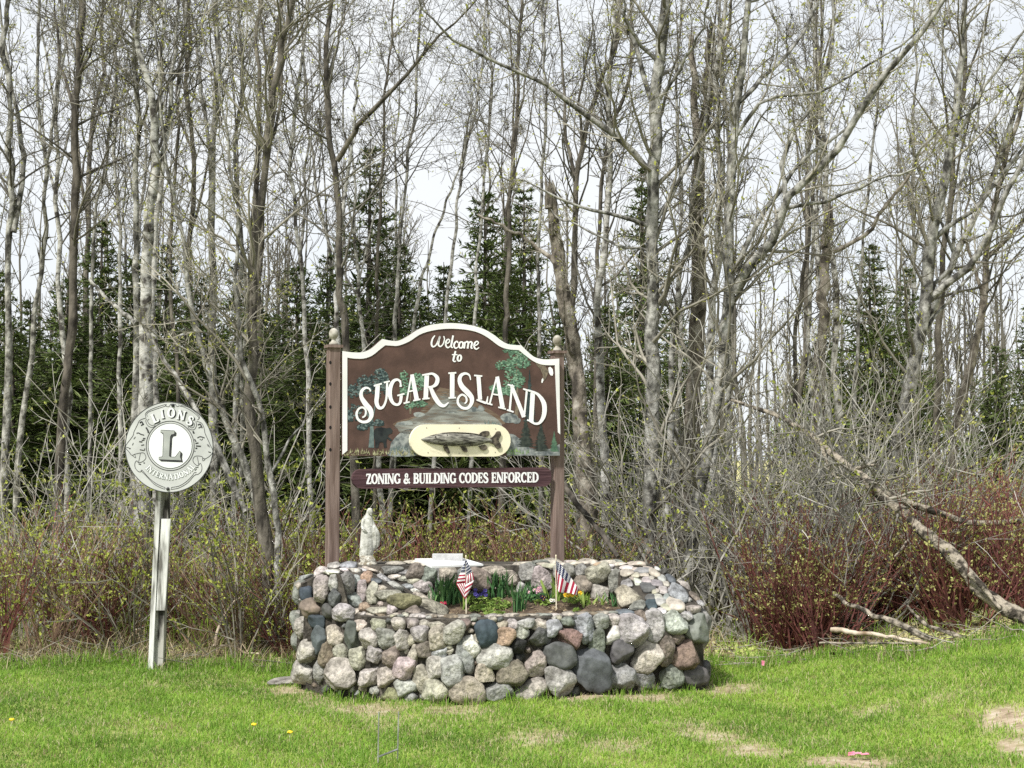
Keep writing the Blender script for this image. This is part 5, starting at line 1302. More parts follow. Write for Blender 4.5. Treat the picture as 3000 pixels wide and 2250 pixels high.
# ------------------------------------------------------------------ trees
UP = np.array([0, 0, 1.0])
def sprout(r, P, R, n_per, t0, t1, ang, lr, K, wob, trop, rf, rtip, lmin=.0, lmax=9, flat=None):
    """branches off every polyline of P (N,K0,3): returns (M,K,3), (M,K)"""
    N, K0, _ = P.shape
    L = np.linalg.norm(np.diff(P, axis=1), axis=2).sum(1)
    cnt = n_per if isinstance(n_per, np.ndarray) else np.full(N, n_per)
    idx = np.repeat(np.arange(N), cnt); Mn = len(idx)
    if Mn == 0: return np.zeros((0, K, 3)), np.zeros((0, K))
    t = t0 + (t1 - t0) * r.uniform(0, 1, Mn)
    u = t * (K0 - 1); i = np.minimum(u.astype(int), K0 - 2); f = (u - i)[:, None]
    p = P[idx, i] * (1 - f) + P[idx, i + 1] * f
    T = P[idx, i + 1] - P[idx, i]; T /= np.linalg.norm(T, axis=1, keepdims=True) + 1e-9
    rp = R[idx, i] * (1 - f[:, 0]) + R[idx, i + 1] * f[:, 0]
    rnd = r.normal(size=(Mn, 3)); side = np.cross(T, rnd); side /= np.linalg.norm(side, axis=1, keepdims=True) + 1e-9
    a = np.radians(r.normal(ang, ang * .25, Mn))[:, None]
    d = T * np.cos(a) + side * np.sin(a)
    ln = np.clip(L[idx] * lr * (1.15 - .75 * t) * r.uniform(.5, 1.35, Mn), lmin, lmax)
    out = np.zeros((Mn, K, 3)); out[:, 0] = p
    step = (ln / (K - 1))[:, None]
    for k in range(1, K):
        d = d + r.normal(0, wob, (Mn, 3)) + UP * trop
        d /= np.linalg.norm(d, axis=1, keepdims=True)
        out[:, k] = out[:, k - 1] + d * step
    r0 = np.maximum(rp * rf * r.uniform(.7, 1.1, Mn), rtip * 1.3)
    RR = r0[:, None] * (1 - np.linspace(0, 1, K)[None] ** .9) + rtip
    return out, np.minimum(RR, rp[:, None])

def buds(mb, r, P, n_, size, m):
    """small leaf buds along and at the end of twigs"""
    N, K, _ = P.shape
    if N == 0: return
    idx = r.integers(0, N, n_); t = np.where(r.uniform(size=n_) < .45, 1.0, r.uniform(.3, 1, n_)); u = t * (K - 1); i = np.minimum(u.astype(int), K - 2); f = (u - i)[:, None]
    p = P[idx, i] * (1 - f) + P[idx, i + 1] * f
    T = P[idx, i + 1] - P[idx, i]; T /= np.linalg.norm(T, axis=1, keepdims=True) + 1e-9
    d = T + r.normal(0, .6, (n_, 3)) + UP * .2; d /= np.linalg.norm(d, axis=1, keepdims=True)
    s = np.cross(d, r.normal(size=(n_, 3))); s /= np.linalg.norm(s, axis=1, keepdims=True) + 1e-9
    L = (size * r.uniform(.6, 1.4, n_))[:, None]
    V = np.stack([p, p + d * L * .5 + s * L * .28, p + d * L, p + d * L * .5 - s * L * .28], 1).reshape(-1, 3)
    mb.add(V, np.arange(n_ * 4).reshape(-1, 4), m, False, attr=np.repeat(r.uniform(0, 1, n_), 4))

def roughen(P, R, r, amp):
    return R * (1 + r.normal(0, amp, R.shape))

def crown(r, stems, dens=1.0, t0=.3, lv=3, bud=600, bsize=.028, ang=48, wob=.13, lr1=.24, trop=.07, rtip=.0016, twig=True):
    """stems: list of (P (K,3), R (K,)) -> geometry levels"""
    mb = MB(); last = None
    L1P, L1R = [], []
    for P, R in stems:
        ln = np.linalg.norm(np.diff(P, axis=0), axis=1).sum()
        p, q = sprout(r, P[None], R[None], max(3, int(ln * 2.2 * dens)), t0, .98, ang, lr1, 9, wob * 1.35, trop, .36, rtip, .3, 2.2)
        L1P.append(p); L1R.append(q)
    P1, R1 = np.concatenate(L1P), np.concatenate(L1R)
    mb.tubes(P1, R1, 4, 0)
    P2, R2 = sprout(r, P1, R1, 7, .1, .98, 52, .42, 6, wob * 1.7, trop * .8, .5, rtip, .12, 1.1)
    mb.tubes(P2, R2, 3, 0)
    if lv >= 3:
        P3, R3 = sprout(r, P2, R2, 5, .1, .98, 55, .5, 4, wob * 2.2, trop, .65, rtip * .85, .06, .5)
        mb.tubes(P3, R3, 3, 0); last = P3
    else: last = P2
    buds(mb, r, last, int(bud), bsize, 1)
    return mb

def stem(pts, Y, w0, w1, K=26, dY=0.0, ext=2.6, ground=True, r=None):
    """trunk through photo pixels pts (bottom to top) at distance Y; w0/w1 widths in photo pixels"""
    Ys = np.linspace(Y, Y + dY, len(pts))
    P = np.array([at(px, py, yy) for (px, py), yy in zip(pts, Ys)])
    if ext:
        d = P[-1] - P[-2]; d /= np.linalg.norm(d); d = d * .8 + UP * .4; P = np.vstack([P, P[-1] + d * ext * .5, P[-1] + d * ext * .9 + UP * ext * .25])
    if ground:
        g0 = P[0].copy(); dd = P[0] - P[1]; g0 = P[0] + dd / max(1e-6, -dd[2]) * (P[0][2] + .1) * .6
        g0[2] = float(ground_h(g0[0], g0[1])) - .12; g0[1] = P[0][1]; P = np.vstack([g0, P])
    P = catmull(P, K)
    if r is not None: P[1:-1] += r.normal(0, .012, (K - 2, 3))
    s = np.linspace(0, 1, K); h = P[:, 2]
    f = np.clip((h - h[0]) / (max(at(pts[-1][0], pts[-1][1], Ys[-1])[2], h[0] + .1) - h[0]), 0, 1.6)
    R = np.interp(f, [0, 1, 1.6], [w0, w1, w1 * .15]) / 2 * Y / FPX
    if ground: R[0] *= 1.35; R[1] *= 1.08
    return P, np.maximum(R, .003)

def tree(name, label, pts, Y, w0, w1, limbs=(), bark='bark_grey', twig='twig_grey', seed=0, group=None, dens=1., t0=.3, lv=3, bud=700, cat='tree', ext=2.6, ang=48, lr1=.24, wob=.13, bsize=.028, sides=10, snag=False):
    r = np.random.default_rng(seed + 100)
    P, R = stem(pts, Y, w0, w1, 26, 0, 0 if snag else ext, r=r)
    root = thing(name, label, cat, P[0] + [0, 0, .12], group)
    g = MB(); stems = [(P, R)]
    PK = catmull(P, 64); RK = np.interp(np.linspace(0, 1, 64), np.linspace(0, 1, 26), roughen(P, R, r, .06)); g.tubes(PK, RK, sides, 0, cap=snag, jit=.055)
    kp, kr = sprout(r, P[None], R[None], 12, .05, .7, 75, .012, 4, .1, .1, .3, .004, .05, .22); g.tubes(kp, kr, 5, 0)      # dead stubs
    for lp in limbs:
        lpts, a, b_ = lp[0], lp[1], lp[2]; dy = lp[3] if len(lp) > 3 else 0.
        LP_, LR = stem(lpts, Y, a, b_, 16, dy, lp[4] if len(lp) > 4 else 1.2, False, r)
        g.tubes(LP_, roughen(LP_, LR, r, .06), 7, 0); stems.append((LP_, LR))
    if snag:                                                   # splintered top
        top = P[-1]
        for k in range(7):
            a = r.uniform(0, 6.28); q = top + np.array([math.cos(a), math.sin(a), 0]) * R[-1] * .7
            g.tubes(np.array([q - [0, 0, .15], q + [0, 0, r.uniform(.0, .1)], q + [r.normal(0, .02), 0, r.uniform(.1, .3)]]), np.array([R[-1] * .4, R[-1] * .3, .004]), 5)
    part('trunk', g, M[bark], root)
    if dens > 0:
        c = crown(r, stems, dens, t0, lv, bud, bsize, ang, wob, lr1)
        part('crown', c, [M[twig], M['bud']], root, attr_name='tint')
    return root

# --- the trees one can follow by eye, from left to right
tree('poplar_tree', 'twin-stemmed grey tree at the left edge of the picture', [(18, 1150), (30, 720), (36, 580), (29, 430), (28, 290), (10, 110), (24, 0)], 17.5, 27, 14, [([(40, 680), (66, 510), (69, 430), (44, 300), (12, 130)], 19, 9, .3)], seed=1, dens=.8)
tree('poplar_tree', 'slim leaning grey tree, second from the left edge', [(68, 1210), (108, 870), (127, 720), (134, 500), (124, 400), (112, 240), (118, 40)], 19, 20, 8, [([(134, 480), (160, 330), (176, 160), (180, 20)], 12, 6)], seed=2, dens=.8)
tree('poplar_tree', 'straight dark trunk to the left of the pale birch pair', [(188, 1190), (205, 1000), (217, 720), (220, 510), (220, 325), (232, 180), (242, 0)], 17, 29, 19, [([(220, 330), (185, 200), (165, 60)], 11, 6, .5), ([(224, 240), (268, 140), (300, 40)], 10, 5, -.4)], 'bark_dark', seed=3, dens=.8)
tree('birch_tree', 'thick pale trunk standing directly above the round sign', [(420, 1230), (428, 870), (434, 650), (452, 500), (450, 390), (440, 260), (398, 110), (380, 0)], 15.6, 52, 15, [([(452, 490), (470, 330), (466, 180), (480, 20)], 17, 8, .3), ([(440, 560), (490, 400), (530, 230), (545, 90)], 13, 6, .6)], 'bark_pale', seed=4, dens=.9, t0=.4)
tree('birch_tree', 'darker trunk touching the thick pale trunk on its left', [(396, 1230), (400, 870), (402, 720), (398, 520), (404, 330), (396, 160), (404, 0)], 16.2, 27, 12, [], 'bark_grey', seed=5, t0=.5)
tree('birch_tree', 'split grey trunk touching the thick pale trunk on its right', [(456, 1230), (452, 1000), (448, 800), (462, 640), (486, 420), (505, 230), (520, 60)], 15.9, 26, 9, [], 'bark_pale', 'twig_grey', seed=6, t0=.55)
tree('poplar_tree', 'straight mottled trunk between the pale birch and the dark forked tree', [(624, 1170), (622, 870), (618, 580), (626, 360), (637, 180), (630, 0)], 18, 27, 17, [([(622, 470), (600, 330), (580, 160), (560, 20)], 12, 6), ([(634, 270), (664, 140), (680, 20)], 10, 5)], 'bark_grey', seed=7, dens=.8)
tree('poplar_tree', 'dark rough forked tree left of the sign, bending right', [(800, 1880), (770, 1560), (735, 1200), (738, 940), (745, 720), (781, 434), (803, 253), (832, 108), (861, 0)], 13.35, 42, 17, [([(742, 740), (752, 520), (760, 290), (757, 100), (765, 0)], 19, 10, .3), ([(790, 420), (822, 300), (826, 160), (850, 30)], 10, 6, .4)], 'bark_brown', 'twig_tan', seed=8, dens=1.3, t0=.22)
tree('poplar_tree', 'lean grey stem curving down to the brown forked tree', [(815, 1885), (785, 1620), (720, 1380), (640, 1180), (579, 977), (540, 730), (508, 590), (490, 480)], 13.6, 32, 9, [], 'bark_grey', 'twig_tan', seed=9, dens=1.6, t0=.25, ext=1.2)
tree('poplar_tree', 'thin grey stem curving up left of the left sign post', [(826, 1885), (812, 1560), (795, 1400), (760, 1200), (700, 1010), (690, 820), (700, 640), (684, 560)], 13.2, 24, 9, [([(790, 1390), (850, 1290), (900, 1220), (940, 1170)], 10, 4, .9, .3)], 'bark_grey', 'twig_tan', seed=10, dens=1.5, t0=.25, ext=1.2)
tree('poplar_tree', 'tall tree behind the left sign post with a long limb arching right', [(1030, 1190), (1015, 1000), (998, 830), (992, 640), (975, 460), (957, 290), (954, 150), (972, 0)], 16, 27, 14, [([(988, 470), (1030, 400), (1058, 355), (1166, 253), (1268, 123), (1362, 43)], 17, 6, -.6), ([(956, 250), (990, 130), (1010, 20)], 10, 5, .4)], 'bark_brown', seed=11, dens=1.1)
tree('birch_tree', 'broken white birch trunk just behind the left finial', [(985, 1120), (987, 900), (990, 800), (1000, 640), (1030, 420), (1040, 330)], 16.6, 22, 8, [], 'bark_pale', seed=12, dens=.25, t0=.6, lv=2, bud=50, ext=.6)
tree('birch_tree', 'bare white birch leaning right among the spruces behind the sign', [(1205, 980), (1253, 760), (1290, 640), (1320, 560), (1345, 490)], 22, 16, 6, [], 'bark_pale', seed=13, dens=.3, t0=.5, lv=2, bud=50, ext=.8)
tree('poplar_tree', 'slim tree rising above the crest of the sign', [(1480, 1040), (1485, 900), (1492, 651), (1500, 470), (1514, 325), (1521, 145), (1528, 20)], 20, 20, 9, [([(1500, 480), (1530, 300), (1560, 130)], 8, 4)], 'bark_brown', seed=14)
tree('dead_snag', 'brown broken-topped dead trunk behind the right finial', [(1735, 1640), (1712, 1340), (1690, 1100), (1668, 930), (1640, 780), (1612, 570)], 15, 56, 36, [([(1625, 770), (1560, 715), (1490, 670), (1400, 628)], 15, 7, .2, 0), ([(1690, 1050), (1660, 1010), (1650, 900)], 10, 5, -.3, .2)], 'bark_snag', 'twig_tan', seed=15, lr1=.11, dens=.8, t0=.12, lv=3, bud=200, snag=True)
tree('poplar_tree', 'grey trunk forking high, just right of the broken brown trunk', [(1690, 1180), (1676, 960), (1680, 796), (1695, 506), (1723, 347), (1770, 220), (1796, 145), (1820, 20)], 16.5, 30, 11, [([(1690, 560), (1660, 400), (1655, 240), (1640, 80)], 13, 6, .4), ([(1705, 430), (1700, 280), (1730, 110)], 10, 5, -.3)], 'bark_brown', seed=16, dens=1.0)
tree('poplar_tree', 'large smooth grey poplar right of the sign with long left limbs', [(1898, 1640), (1910, 1200), (1915, 940), (1915, 651), (1912, 470), (1919, 325), (1933, 180), (1948, 0)], 14.6, 46, 31, [([(1903, 505), (1796, 391), (1637, 275), (1507, 203), (1347, 130), (1275, 65)], 22, 6, -.7, .6), ([(1910, 300), (1876, 195), (1840, 80), (1803, -10)], 17, 11, .5), ([(1905, 665), (1800, 630), (1694, 600), (1550, 536), (1495, 528)], 14, 4, -.5, .4),
     ([(1908, 735), (1800, 720), (1690, 660), (1640, 640)], 10, 4, .3, .4), ([(1926, 640), (1985, 540), (2050, 400), (2080, 250)], 15, 7, .5), ([(1920, 300), (2010, 180), (2060, 60)], 12, 6, -.5), ([(1925, 420), (1980, 370), (2060, 380)], 10, 4, .4, .4), ([(1935, 190), (1850, 90), (1820, 0)], 13, 8, -.3)], 'bark_grey', 'twig_tan', seed=17, dens=1.25, t0=.1, bud=1500, bsize=.034)
tree('dead_snag', 'thick brown snag with broken forked top right of the smooth poplar', [(2010, 1640), (2020, 1300), (2043, 1000), (2043, 724), (2050, 434), (2075, 260), (2085, 118)], 15.4, 62, 28, [([(2048, 480), (2035, 300), (2028, 160), (2025, 105)], 26, 18, .2, 0), ([(2090, 300), (2110, 180), (2140, 40)], 16, 9, -.3, .8), ([(2060, 700), (2110, 690), (2150, 760)], 12, 6, .3, .2)], 'bark_snag', 'twig_tan', seed=18, dens=.7, t0=.15, bud=400, snag=True)
tree('poplar_tree', 'smooth grey poplar with a big limb forking up to the right', [(2020, 1640), (2050, 1440), (2100, 1190), (2130, 960), (2137, 800), (2137, 615), (2152, 400), (2166, 253), (2192, 0)], 14.2, 42, 19, [([(2150, 860), (2215, 760), (2275, 690), (2311, 579), (2434, 463), (2521, 325), (2600, 217), (2767, 0)], 30, 13, -.6), ([(2300, 585), (2296, 470), (2340, 360), (2400, 280), (2430, 150), (2440, 0)], 15, 8, .5), ([(2165, 300), (2230, 230), (2330, 130), (2400, 0)], 15, 8, .6), ([(2160, 780), (2220, 640), (2330, 500), (2450, 400), (2530, 330)], 18, 8, .3),
     ([(2155, 400), (2250, 285), (2400, 270), (2560, 180), (2680, 100)], 12, 5, -.4), ([(2275, 620), (2420, 590), (2560, 530), (2680, 490)], 12, 5, -.8, .8), ([(2680, 490), (2700, 430), (2790, 350), (2900, 300)], 9, 4, -.8, .8)], 'bark_grey', 'twig_tan', seed=19, dens=1.25, t0=.12, bud=1800, bsize=.034)
tree('dead_snag', 'slim broken snag standing before the right hand spruces', [(2395, 1640), (2396, 1300), (2405, 1000), (2415, 800), (2428, 652)], 16.2, 38, 30, [([(2440, 740), (2530, 690), (2600, 600), (2680, 490)], 13, 7, -.4, .6)], 'bark_snag', 'twig_tan', seed=20, dens=.9, t0=.1, bud=250, snag=True)
tree('poplar_tree', 'pale trunk at right, leaning right above the fallen log', [(2570, 1690), (2590, 1480), (2640, 1250), (2709, 905), (2724, 724), (2767, 543), (2803, 325), (2818, 145), (2825, 0)], 16.4, 52, 15, [([(2720, 880), (2853, 760), (2930, 600), (3000, 463), (3060, 340)], 24, 10, -.5), ([(2733, 700), (2840, 620), (2960, 480), (3080, 330)], 14, 7, .4), ([(2800, 400), (2880, 260), (3000, 90)], 12, 6, -.4), ([(2715, 920), (2740, 830), (2790, 740), (2690, 500)], 15, 6, .3, .5), ([(2690, 1000), (2850, 800), (3000, 690)], 12, 6, .6), ([(2810, 260), (2760, 130), (2720, 0)], 9, 5)], 'bark_grey', 'twig_tan', seed=21, dens=1.3, t0=.15, bud=1800, bsize=.034)
tree('poplar_tree', 'second pale trunk close behind the leaning trunk at right', [(2600, 1690), (2625, 1400), (2660, 1150), (2720, 940), (2800, 760), (2890, 560), (2960, 380), (3010, 180)], 17.2, 34, 9, [([(2800, 770), (2800, 600), (2850, 420), (2870, 250)], 12, 6)], 'bark_pale', 'twig_grey', seed=22, dens=1.0, t0=.35)
tree('poplar_tree', 'grey trunk at the far right edge, leaning outward', [(2760, 1690), (2790, 1300), (2850, 1050), (2880, 880), (2900, 700), (2930, 520), (2990, 300), (3010, 100)], 18, 32, 9, [([(2890, 760), (2960, 690), (3060, 560)], 14, 6), ([(2880, 860), (2830, 700), (2840, 560)], 12, 5)], 'bark_snag', 'twig_grey', seed=23, t0=.35)
tree('sapling', 'slim dead stem standing in front of the right hand thicket', [(2372, 1850), (2385, 1600), (2398, 1400), (2400, 1230)], 13.6, 16, 7, [], 'bark_grey', 'twig_tan', seed=24, dens=.8, t0=.3, bud=100, ext=.6)
for k, (lb, pts, Y, a, b_) in enumerate([
        ('thin pale stem just right of the large smooth poplar', [(1975, 1640), (1985, 1300), (1995, 1000), (1985, 760), (2000, 560), (1980, 330), (1990, 60)], 16.5, 17, 7),
        ('pale trunk rising between the right sign post and the large smooth poplar', [(1775, 1640), (1768, 1300), (1752, 1000), (1765, 760), (1790, 520), (1780, 300), (1800, 60)], 15.8, 34, 12),
        ('pale leaning trunk between the thick snag and the forked poplar', [(2062, 1640), (2085, 1350), (2080, 1000), (2096, 760), (2110, 520), (2098, 260), (2120, 20)], 15.0, 34, 11),
        ('short pale trunk left of the thick brown snag', [(1950, 1640), (1962, 1350), (1966, 1050), (1990, 830), (2030, 600), (2060, 400)], 15.2, 28, 9),
        ('thin grey stem left of the broken brown trunk', [(1580, 1000), (1576, 760), (1590, 520), (1600, 300), (1590, 60)], 19, 15, 7),
        ('slender grey tree above the sign between spruce tops', [(1300, 980), (1330, 720), (1352, 500), (1400, 300), (1420, 60)], 21, 14, 6),
        ('dark slender tree rising left of the spruce spire', [(1105, 1000), (1108, 760), (1122, 480), (1128, 260), (1150, 60)], 21, 15, 6),
        ('slim tree left of the leaning white birch', [(1160, 1000), (1170, 760), (1190, 520), (1215, 300), (1230, 40)], 20, 15, 7),
        ('pair-stemmed slim tree over the sign crest left side', [(1390, 980), (1400, 760), (1420, 500), (1440, 260), (1430, 40)], 22, 14, 6),
        ('crooked dark tree high above the right finial', [(1745, 1000), (1750, 800), (1760, 560), (1790, 380), (1840, 230), (1850, 40)], 19, 18, 9),
        ('slim grey stem between the left edge and the dark trunk', [(262, 1200), (268, 900), (280, 620), (312, 480), (330, 300), (350, 60)], 18, 15, 7),
        ('slim grey stem right of the dark straight trunk', [(352, 1200), (350, 900), (352, 660), (335, 470), (345, 260), (330, 40)], 18.5, 15, 8),
        ('thin stem with a fork over the left thicket', [(525, 1200), (505, 900), (500, 700), (520, 470), (524, 260), (548, 60)], 17, 15, 7),
        ('slim tree right of the mottled trunk', [(690, 1150), (700, 900), (706, 640), (690, 440), (712, 240), (700, 20)], 18.5, 16, 8),
        ('slim bending tree between the dark forked tree and the left post', [(905, 1200), (890, 900), (868, 640), (850, 480), (870, 300), (900, 60)], 17, 17, 8),
        ('thin grey stem right of the spruces, below the big limb', [(2310, 1650), (2325, 1300), (2330, 1000), (2360, 760), (2390, 480), (2400, 240)], 17, 18, 7),
        ('thin upright stem behind the right hand fallen log', [(2480, 1640), (2500, 1300), (2510, 1000), (2530, 700), (2560, 420), (2580, 160)], 18.5, 15, 6)]):
    tree('slender_tree', lb, pts, Y, a, b_, [], ['bark_brown', 'bark_grey', 'bark_pale'][k % 3] if k > 3 else 'bark_pale', ['twig_brown', 'twig_grey'][k % 2], seed=40 + k, dens=1.0, t0=.35, lv=3, bud=250, ang=38, lr1=.2, sides=7)

# --- trees deeper in the wood: prototypes and copies
ZONES = [(60, 'at the left edge of the picture'), (150, 'just right of the twin-stemmed left tree'), (250, 'behind the straight dark trunk'), (360, 'left of the thick pale trunk'), (480, 'straight above the round sign'), (560, 'right of the round sign'), (660, 'round the mottled trunk'), (760, 'left of the forked tree'), (860, 'right of the forked tree'),
         (960, 'left of the left sign post'), (1060, 'above the left sign post'), (1160, 'above the statue'), (1270, 'above the left shoulder of the sign'), (1380, 'above the word Welcome'), (1480, 'above the top of the sign'), (1580, 'above the right shoulder of the sign'), (1690, 'above the right sign post'), (1800, 'right of the right sign post'), (1900, 'left of the large smooth poplar'),
         (2000, 'right of the large smooth poplar'), (2110, 'right of the thick brown snag'), (2230, 'above the right end of the planter'), (2350, 'below the long right hand limb'), (2470, 'round the slim broken snag'), (2580, 'above the upper fallen tree'), (2700, 'at the leaning pale trunk'), (2820, 'right of the leaning pale trunk'), (2920, 'near the right edge'), (9999, 'at the right edge of the picture')]
def zone(px): return next(t for lim, t in ZONES if px < lim)
seen_labels = {}
def distinct(o, what, px, near):
    lb = f"{what} {zone(px)}, {near}"
    o['label'] = lb
def proto_tree(seed, H, w, bark, twig):
    r = np.random.default_rng(seed); w *= .72
    K = 22; z = np.linspace(-.1, H, K); wx = np.cumsum(r.normal(0, .05, K)) + .02 * z * r.normal(); wy = np.cumsum(r.normal(0, .05, K))
    P = np.column_stack([wx - wx[0], wy - wy[0], z]); R = w * (1 - .93 * np.linspace(0, 1, K) ** .9); R[0] *= 1.3
    root = thing('slender_tree', 'bare slender tree deep in the woods', 'tree', (0, 0, 0), 'bare trees deep in the woods')
    g = MB(); g.tubes(P, roughen(P, R, r, .05), 7, 0)
    stems = [(P, R)]
    for _ in range(3):
        q, s = sprout(r, P[None], R[None], 1, .35, .7, 24, .4, 12, .06, .12, .6, .004); g.tubes(q, s, 6, 0); stems.append((q[0], s[0]))
    part('trunk', g, M[bark], root); part('crown', crown(r, stems, .62, .38, 3, 220, .034, 40, .12, .2, .1, .0025), [M[twig], M['bud']], root, attr_name='tint')
    return root
protos = [proto_tree(300, 11.5, .085, 'bark_grey', 'twig_grey'), proto_tree(301, 13, .1, 'bark_brown', 'twig_brown'), proto_tree(302, 10.5, .075, 'bark_grey', 'twig_brown'), proto_tree(303, 12, .09, 'bark_pale', 'twig_grey')]
r = np.random.default_rng(77)
spots = []
for k in range(24):
    for _ in range(30):
        px = r.uniform(-60, 3060); Y = r.uniform(19, 33)
        if all(abs(px - a) > 38 or abs(Y - b_) > 5 for a, b_ in spots): break
    if 1180 < px < 1560 and r.uniform() < .45: continue
    spots.append((px, Y))
for k, (px, Y) in enumerate(spots):
    o = protos[k] if k < 4 else copy_tree(protos[k % 4])
    p = at(px, 1340, Y); o.location = (p[0], Y, float(ground_h(p[0], Y)) - .05)
    distinct(o, ['grey', 'brown', 'thin', 'pale'][k % 4] + ' bare tree deep in the woods', px, 'nearer' if Y < 25 else 'farther back')
    o.rotation_euler = (r.normal(0, .03), r.normal(0, .04), r.uniform(0, 6.28)); s = r.uniform(.8, 1.2); o.scale = (s, s, s * r.uniform(.9, 1.1))

# --- spruces
def proto_spruce(seed, H, W, name='spruce_tree'):
    r = np.random.default_rng(seed)
    root = thing(name, 'dark green spruce standing in the woods', 'tree', (0, 0, 0), 'spruces in the woods')
    g = MB(); g.tubes(np.array([[0, 0, -.1], [0.02, 0, H * .5], [0, 0, H]]), np.array([.11, .06, .008]) * H / 7, 7); part('trunk', g, M['bark_dark'], root)
    mb = MB(); brP, brR = [], []
    z = .35
    while z < H * .985:
        t = z / H; n_ = int(6 + 7 * (1 - t)); L = W * (1 - t) ** .85 * r.uniform(.7, 1.2) + .07
        for k in range(n_):
            a = r.uniform(0, 6.28); ll = L * r.uniform(.65, 1.15); up = .35 * t - .12
            s = np.linspace(0, 1, 6); drop = -.22 * s ** 1.2 + .2 * s ** 3
            P = np.column_stack([np.cos(a) * ll * s, np.sin(a) * ll * s, z + ll * (up * s + drop)]); brP.append(P); brR.append(np.linspace(.012, .003, 6))
        z += H * .018 * r.uniform(.7, 1.3)
    P, R = np.array(brP), np.array(brR); mb.tubes(P, R, 3, 0)
    # side sprays, each a tapered needle-covered shoot
    P2, R2 = sprout(r, P, R, 13, .12, 1.0, 46, .3, 3, .1, -.03, .5, .002, .07, .45)
    d = P2[:, -1] - P2[:, 0]; ln = np.linalg.norm(d, axis=1, keepdims=True); d /= ln
    side = np.cross(d, UP); side /= np.linalg.norm(side, axis=1, keepdims=True) + 1e-9
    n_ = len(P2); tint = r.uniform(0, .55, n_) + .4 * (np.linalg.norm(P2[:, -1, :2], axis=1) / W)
    for q in range(2):                                          # three fans per shoot give it body
        nrm = side * math.cos(q * 1.5) + UP * math.sin(q * 1.5) * .7 + r.normal(0, .25, (n_, 3)); w = .012 + .055 * ln * r.uniform(.6, 1.2, (n_, 1))
        V = np.stack([P2[:, 0], P2[:, 1] + nrm * w, P2[:, -1] + d * .03, P2[:, 1] - nrm * w], 1).reshape(-1, 3)
        mb.add(V, np.arange(n_ * 4).reshape(-1, 4), 1, False, attr=np.repeat(tint, 4))
    part('crown', mb, [M['twig_brown'], M['needle']], root, attr_name='tint'); return root
sp = [proto_spruce(400, 7.5, 1.9), proto_spruce(401, 6.5, 2.2), proto_spruce(402, 7.0, 1.5)]
SPR = [(1085, 400, 26, 0, 1.0, 'tallest spruce with a thin spire above the sign\'s left shoulder'), (1420, 545, 25, 1, 1.0, 'broad spruce behind the crest of the sign'), (1535, 525, 26.5, 2, 1.0, 'narrow spruce touching the broad one behind the sign'), (300, 625, 24, 2, 1.1, 'pointed spruce between the dark trunk and the pale birch'),
       (1300, 760, 27, 1, 1, None), (1170, 700, 25, 1, 1, None), (960, 720, 24, 0, 1, None), (870, 760, 23, 1, 1.1, None), (700, 745, 25, 0, 1.1, None), (590, 790, 23, 1, 1, None), (490, 690, 26, 0, 1, None), (400, 740, 24, 1, 1.1, None), (200, 800, 23, 1, 1.1, None), (90, 860, 25, 0, 1.1, None), (0, 780, 24, 1, 1, None),
       (1880, 470, 30, 2, 1.0, 'spruce showing behind the large smooth poplar'), (1780, 880, 27, 1, 1, None), (1985, 900, 27, 0, 1, None), (2545, 700, 27, 1, 1.0, 'pointed spruce right of the slim broken snag'), (2655, 765, 28, 0, .9, 'shorter spruce beside the pointed right hand spruce'), (2410, 960, 28, 1, 1, None), (2920, 1000, 28, 1, 1, None), (1640, 860, 28, 0, 1, None), (780, 900, 27, 1, 1, None), (1030, 850, 27, 1, 1, None), (3020, 880, 29, 2, 1.2, None), (40, 960, 22, 1, 1.3, None), (150, 930, 26, 0, 1.2, None), (260, 900, 27, 1, 1.2, None), (350, 960, 22.5, 1, 1.3, None), (545, 920, 22, 1, 1.2, None), (640, 960, 27, 1, 1.3, None), (745, 860, 24, 1, 1.1, None), (910, 900, 22, 1, 1.2, None), (1230, 850, 24, 1, 1.2, None), (1370, 800, 28, 0, 1.1, None), (1480, 760, 23.5, 1, 1.1, None)]
used = set(); baseH = [7.5, 6.5, 7.0]
for px, py, Y, kd, wd, lb in SPR:
    o = sp[kd] if kd not in used else copy_tree(sp[kd]); used.add(kd)
    top = at(px, py, Y); s = top[2] / baseH[kd]; o.location = (top[0], Y, -.05); o.scale = (s ** .6 * wd, s ** .6 * wd, s); o.rotation_euler = (0, 0, r.uniform(0, 6.28))
    o['label'] = lb or f'dark green spruce {zone(px)}'
    if lb and 'group' in o: del o['group']
    if not lb: o['group'] = 'spruces in the woods'
# --- far wood, one mass of trunks and twigs
r = np.random.default_rng(12); g = MB(); N = 210
Y = r.uniform(34, 62, N); px = r.uniform(-150, 3150, N); X = (px - 1500) / FPX * Y; H = r.uniform(6, 10.5, N); K = 8; s = np.linspace(0, 1, K)
P = np.stack([X[:, None] + np.cumsum(r.normal(0, .09, (N, K)), 1), Y[:, None] + np.zeros((N, K)), -.1 + H[:, None] * s], -1); R = r.uniform(.05, .11, N)[:, None] * (1 - .9 * s)
g.tubes(P, R, 4, 0); p1, r1 = sprout(r, P, R, 16, .2, .97, 36, .22, 5, .12, .1, .45, .007); g.tubes(p1, r1, 3, 0); p2, r2 = sprout(r, p1, r1, 5, .15, .98, 42, .42, 3, .15, .08, .6, .006); g.tubes(p2, r2, 3, 0)
buds(g, r, p2, 4000, .08, 1)
tag(link('far_wood', g.mesh('far_wood', attr_name='tint'), [M['twig_grey'], M['bud']]), 'far leafless wood reading as one mass of trunks', 'wood', kind='stuff')

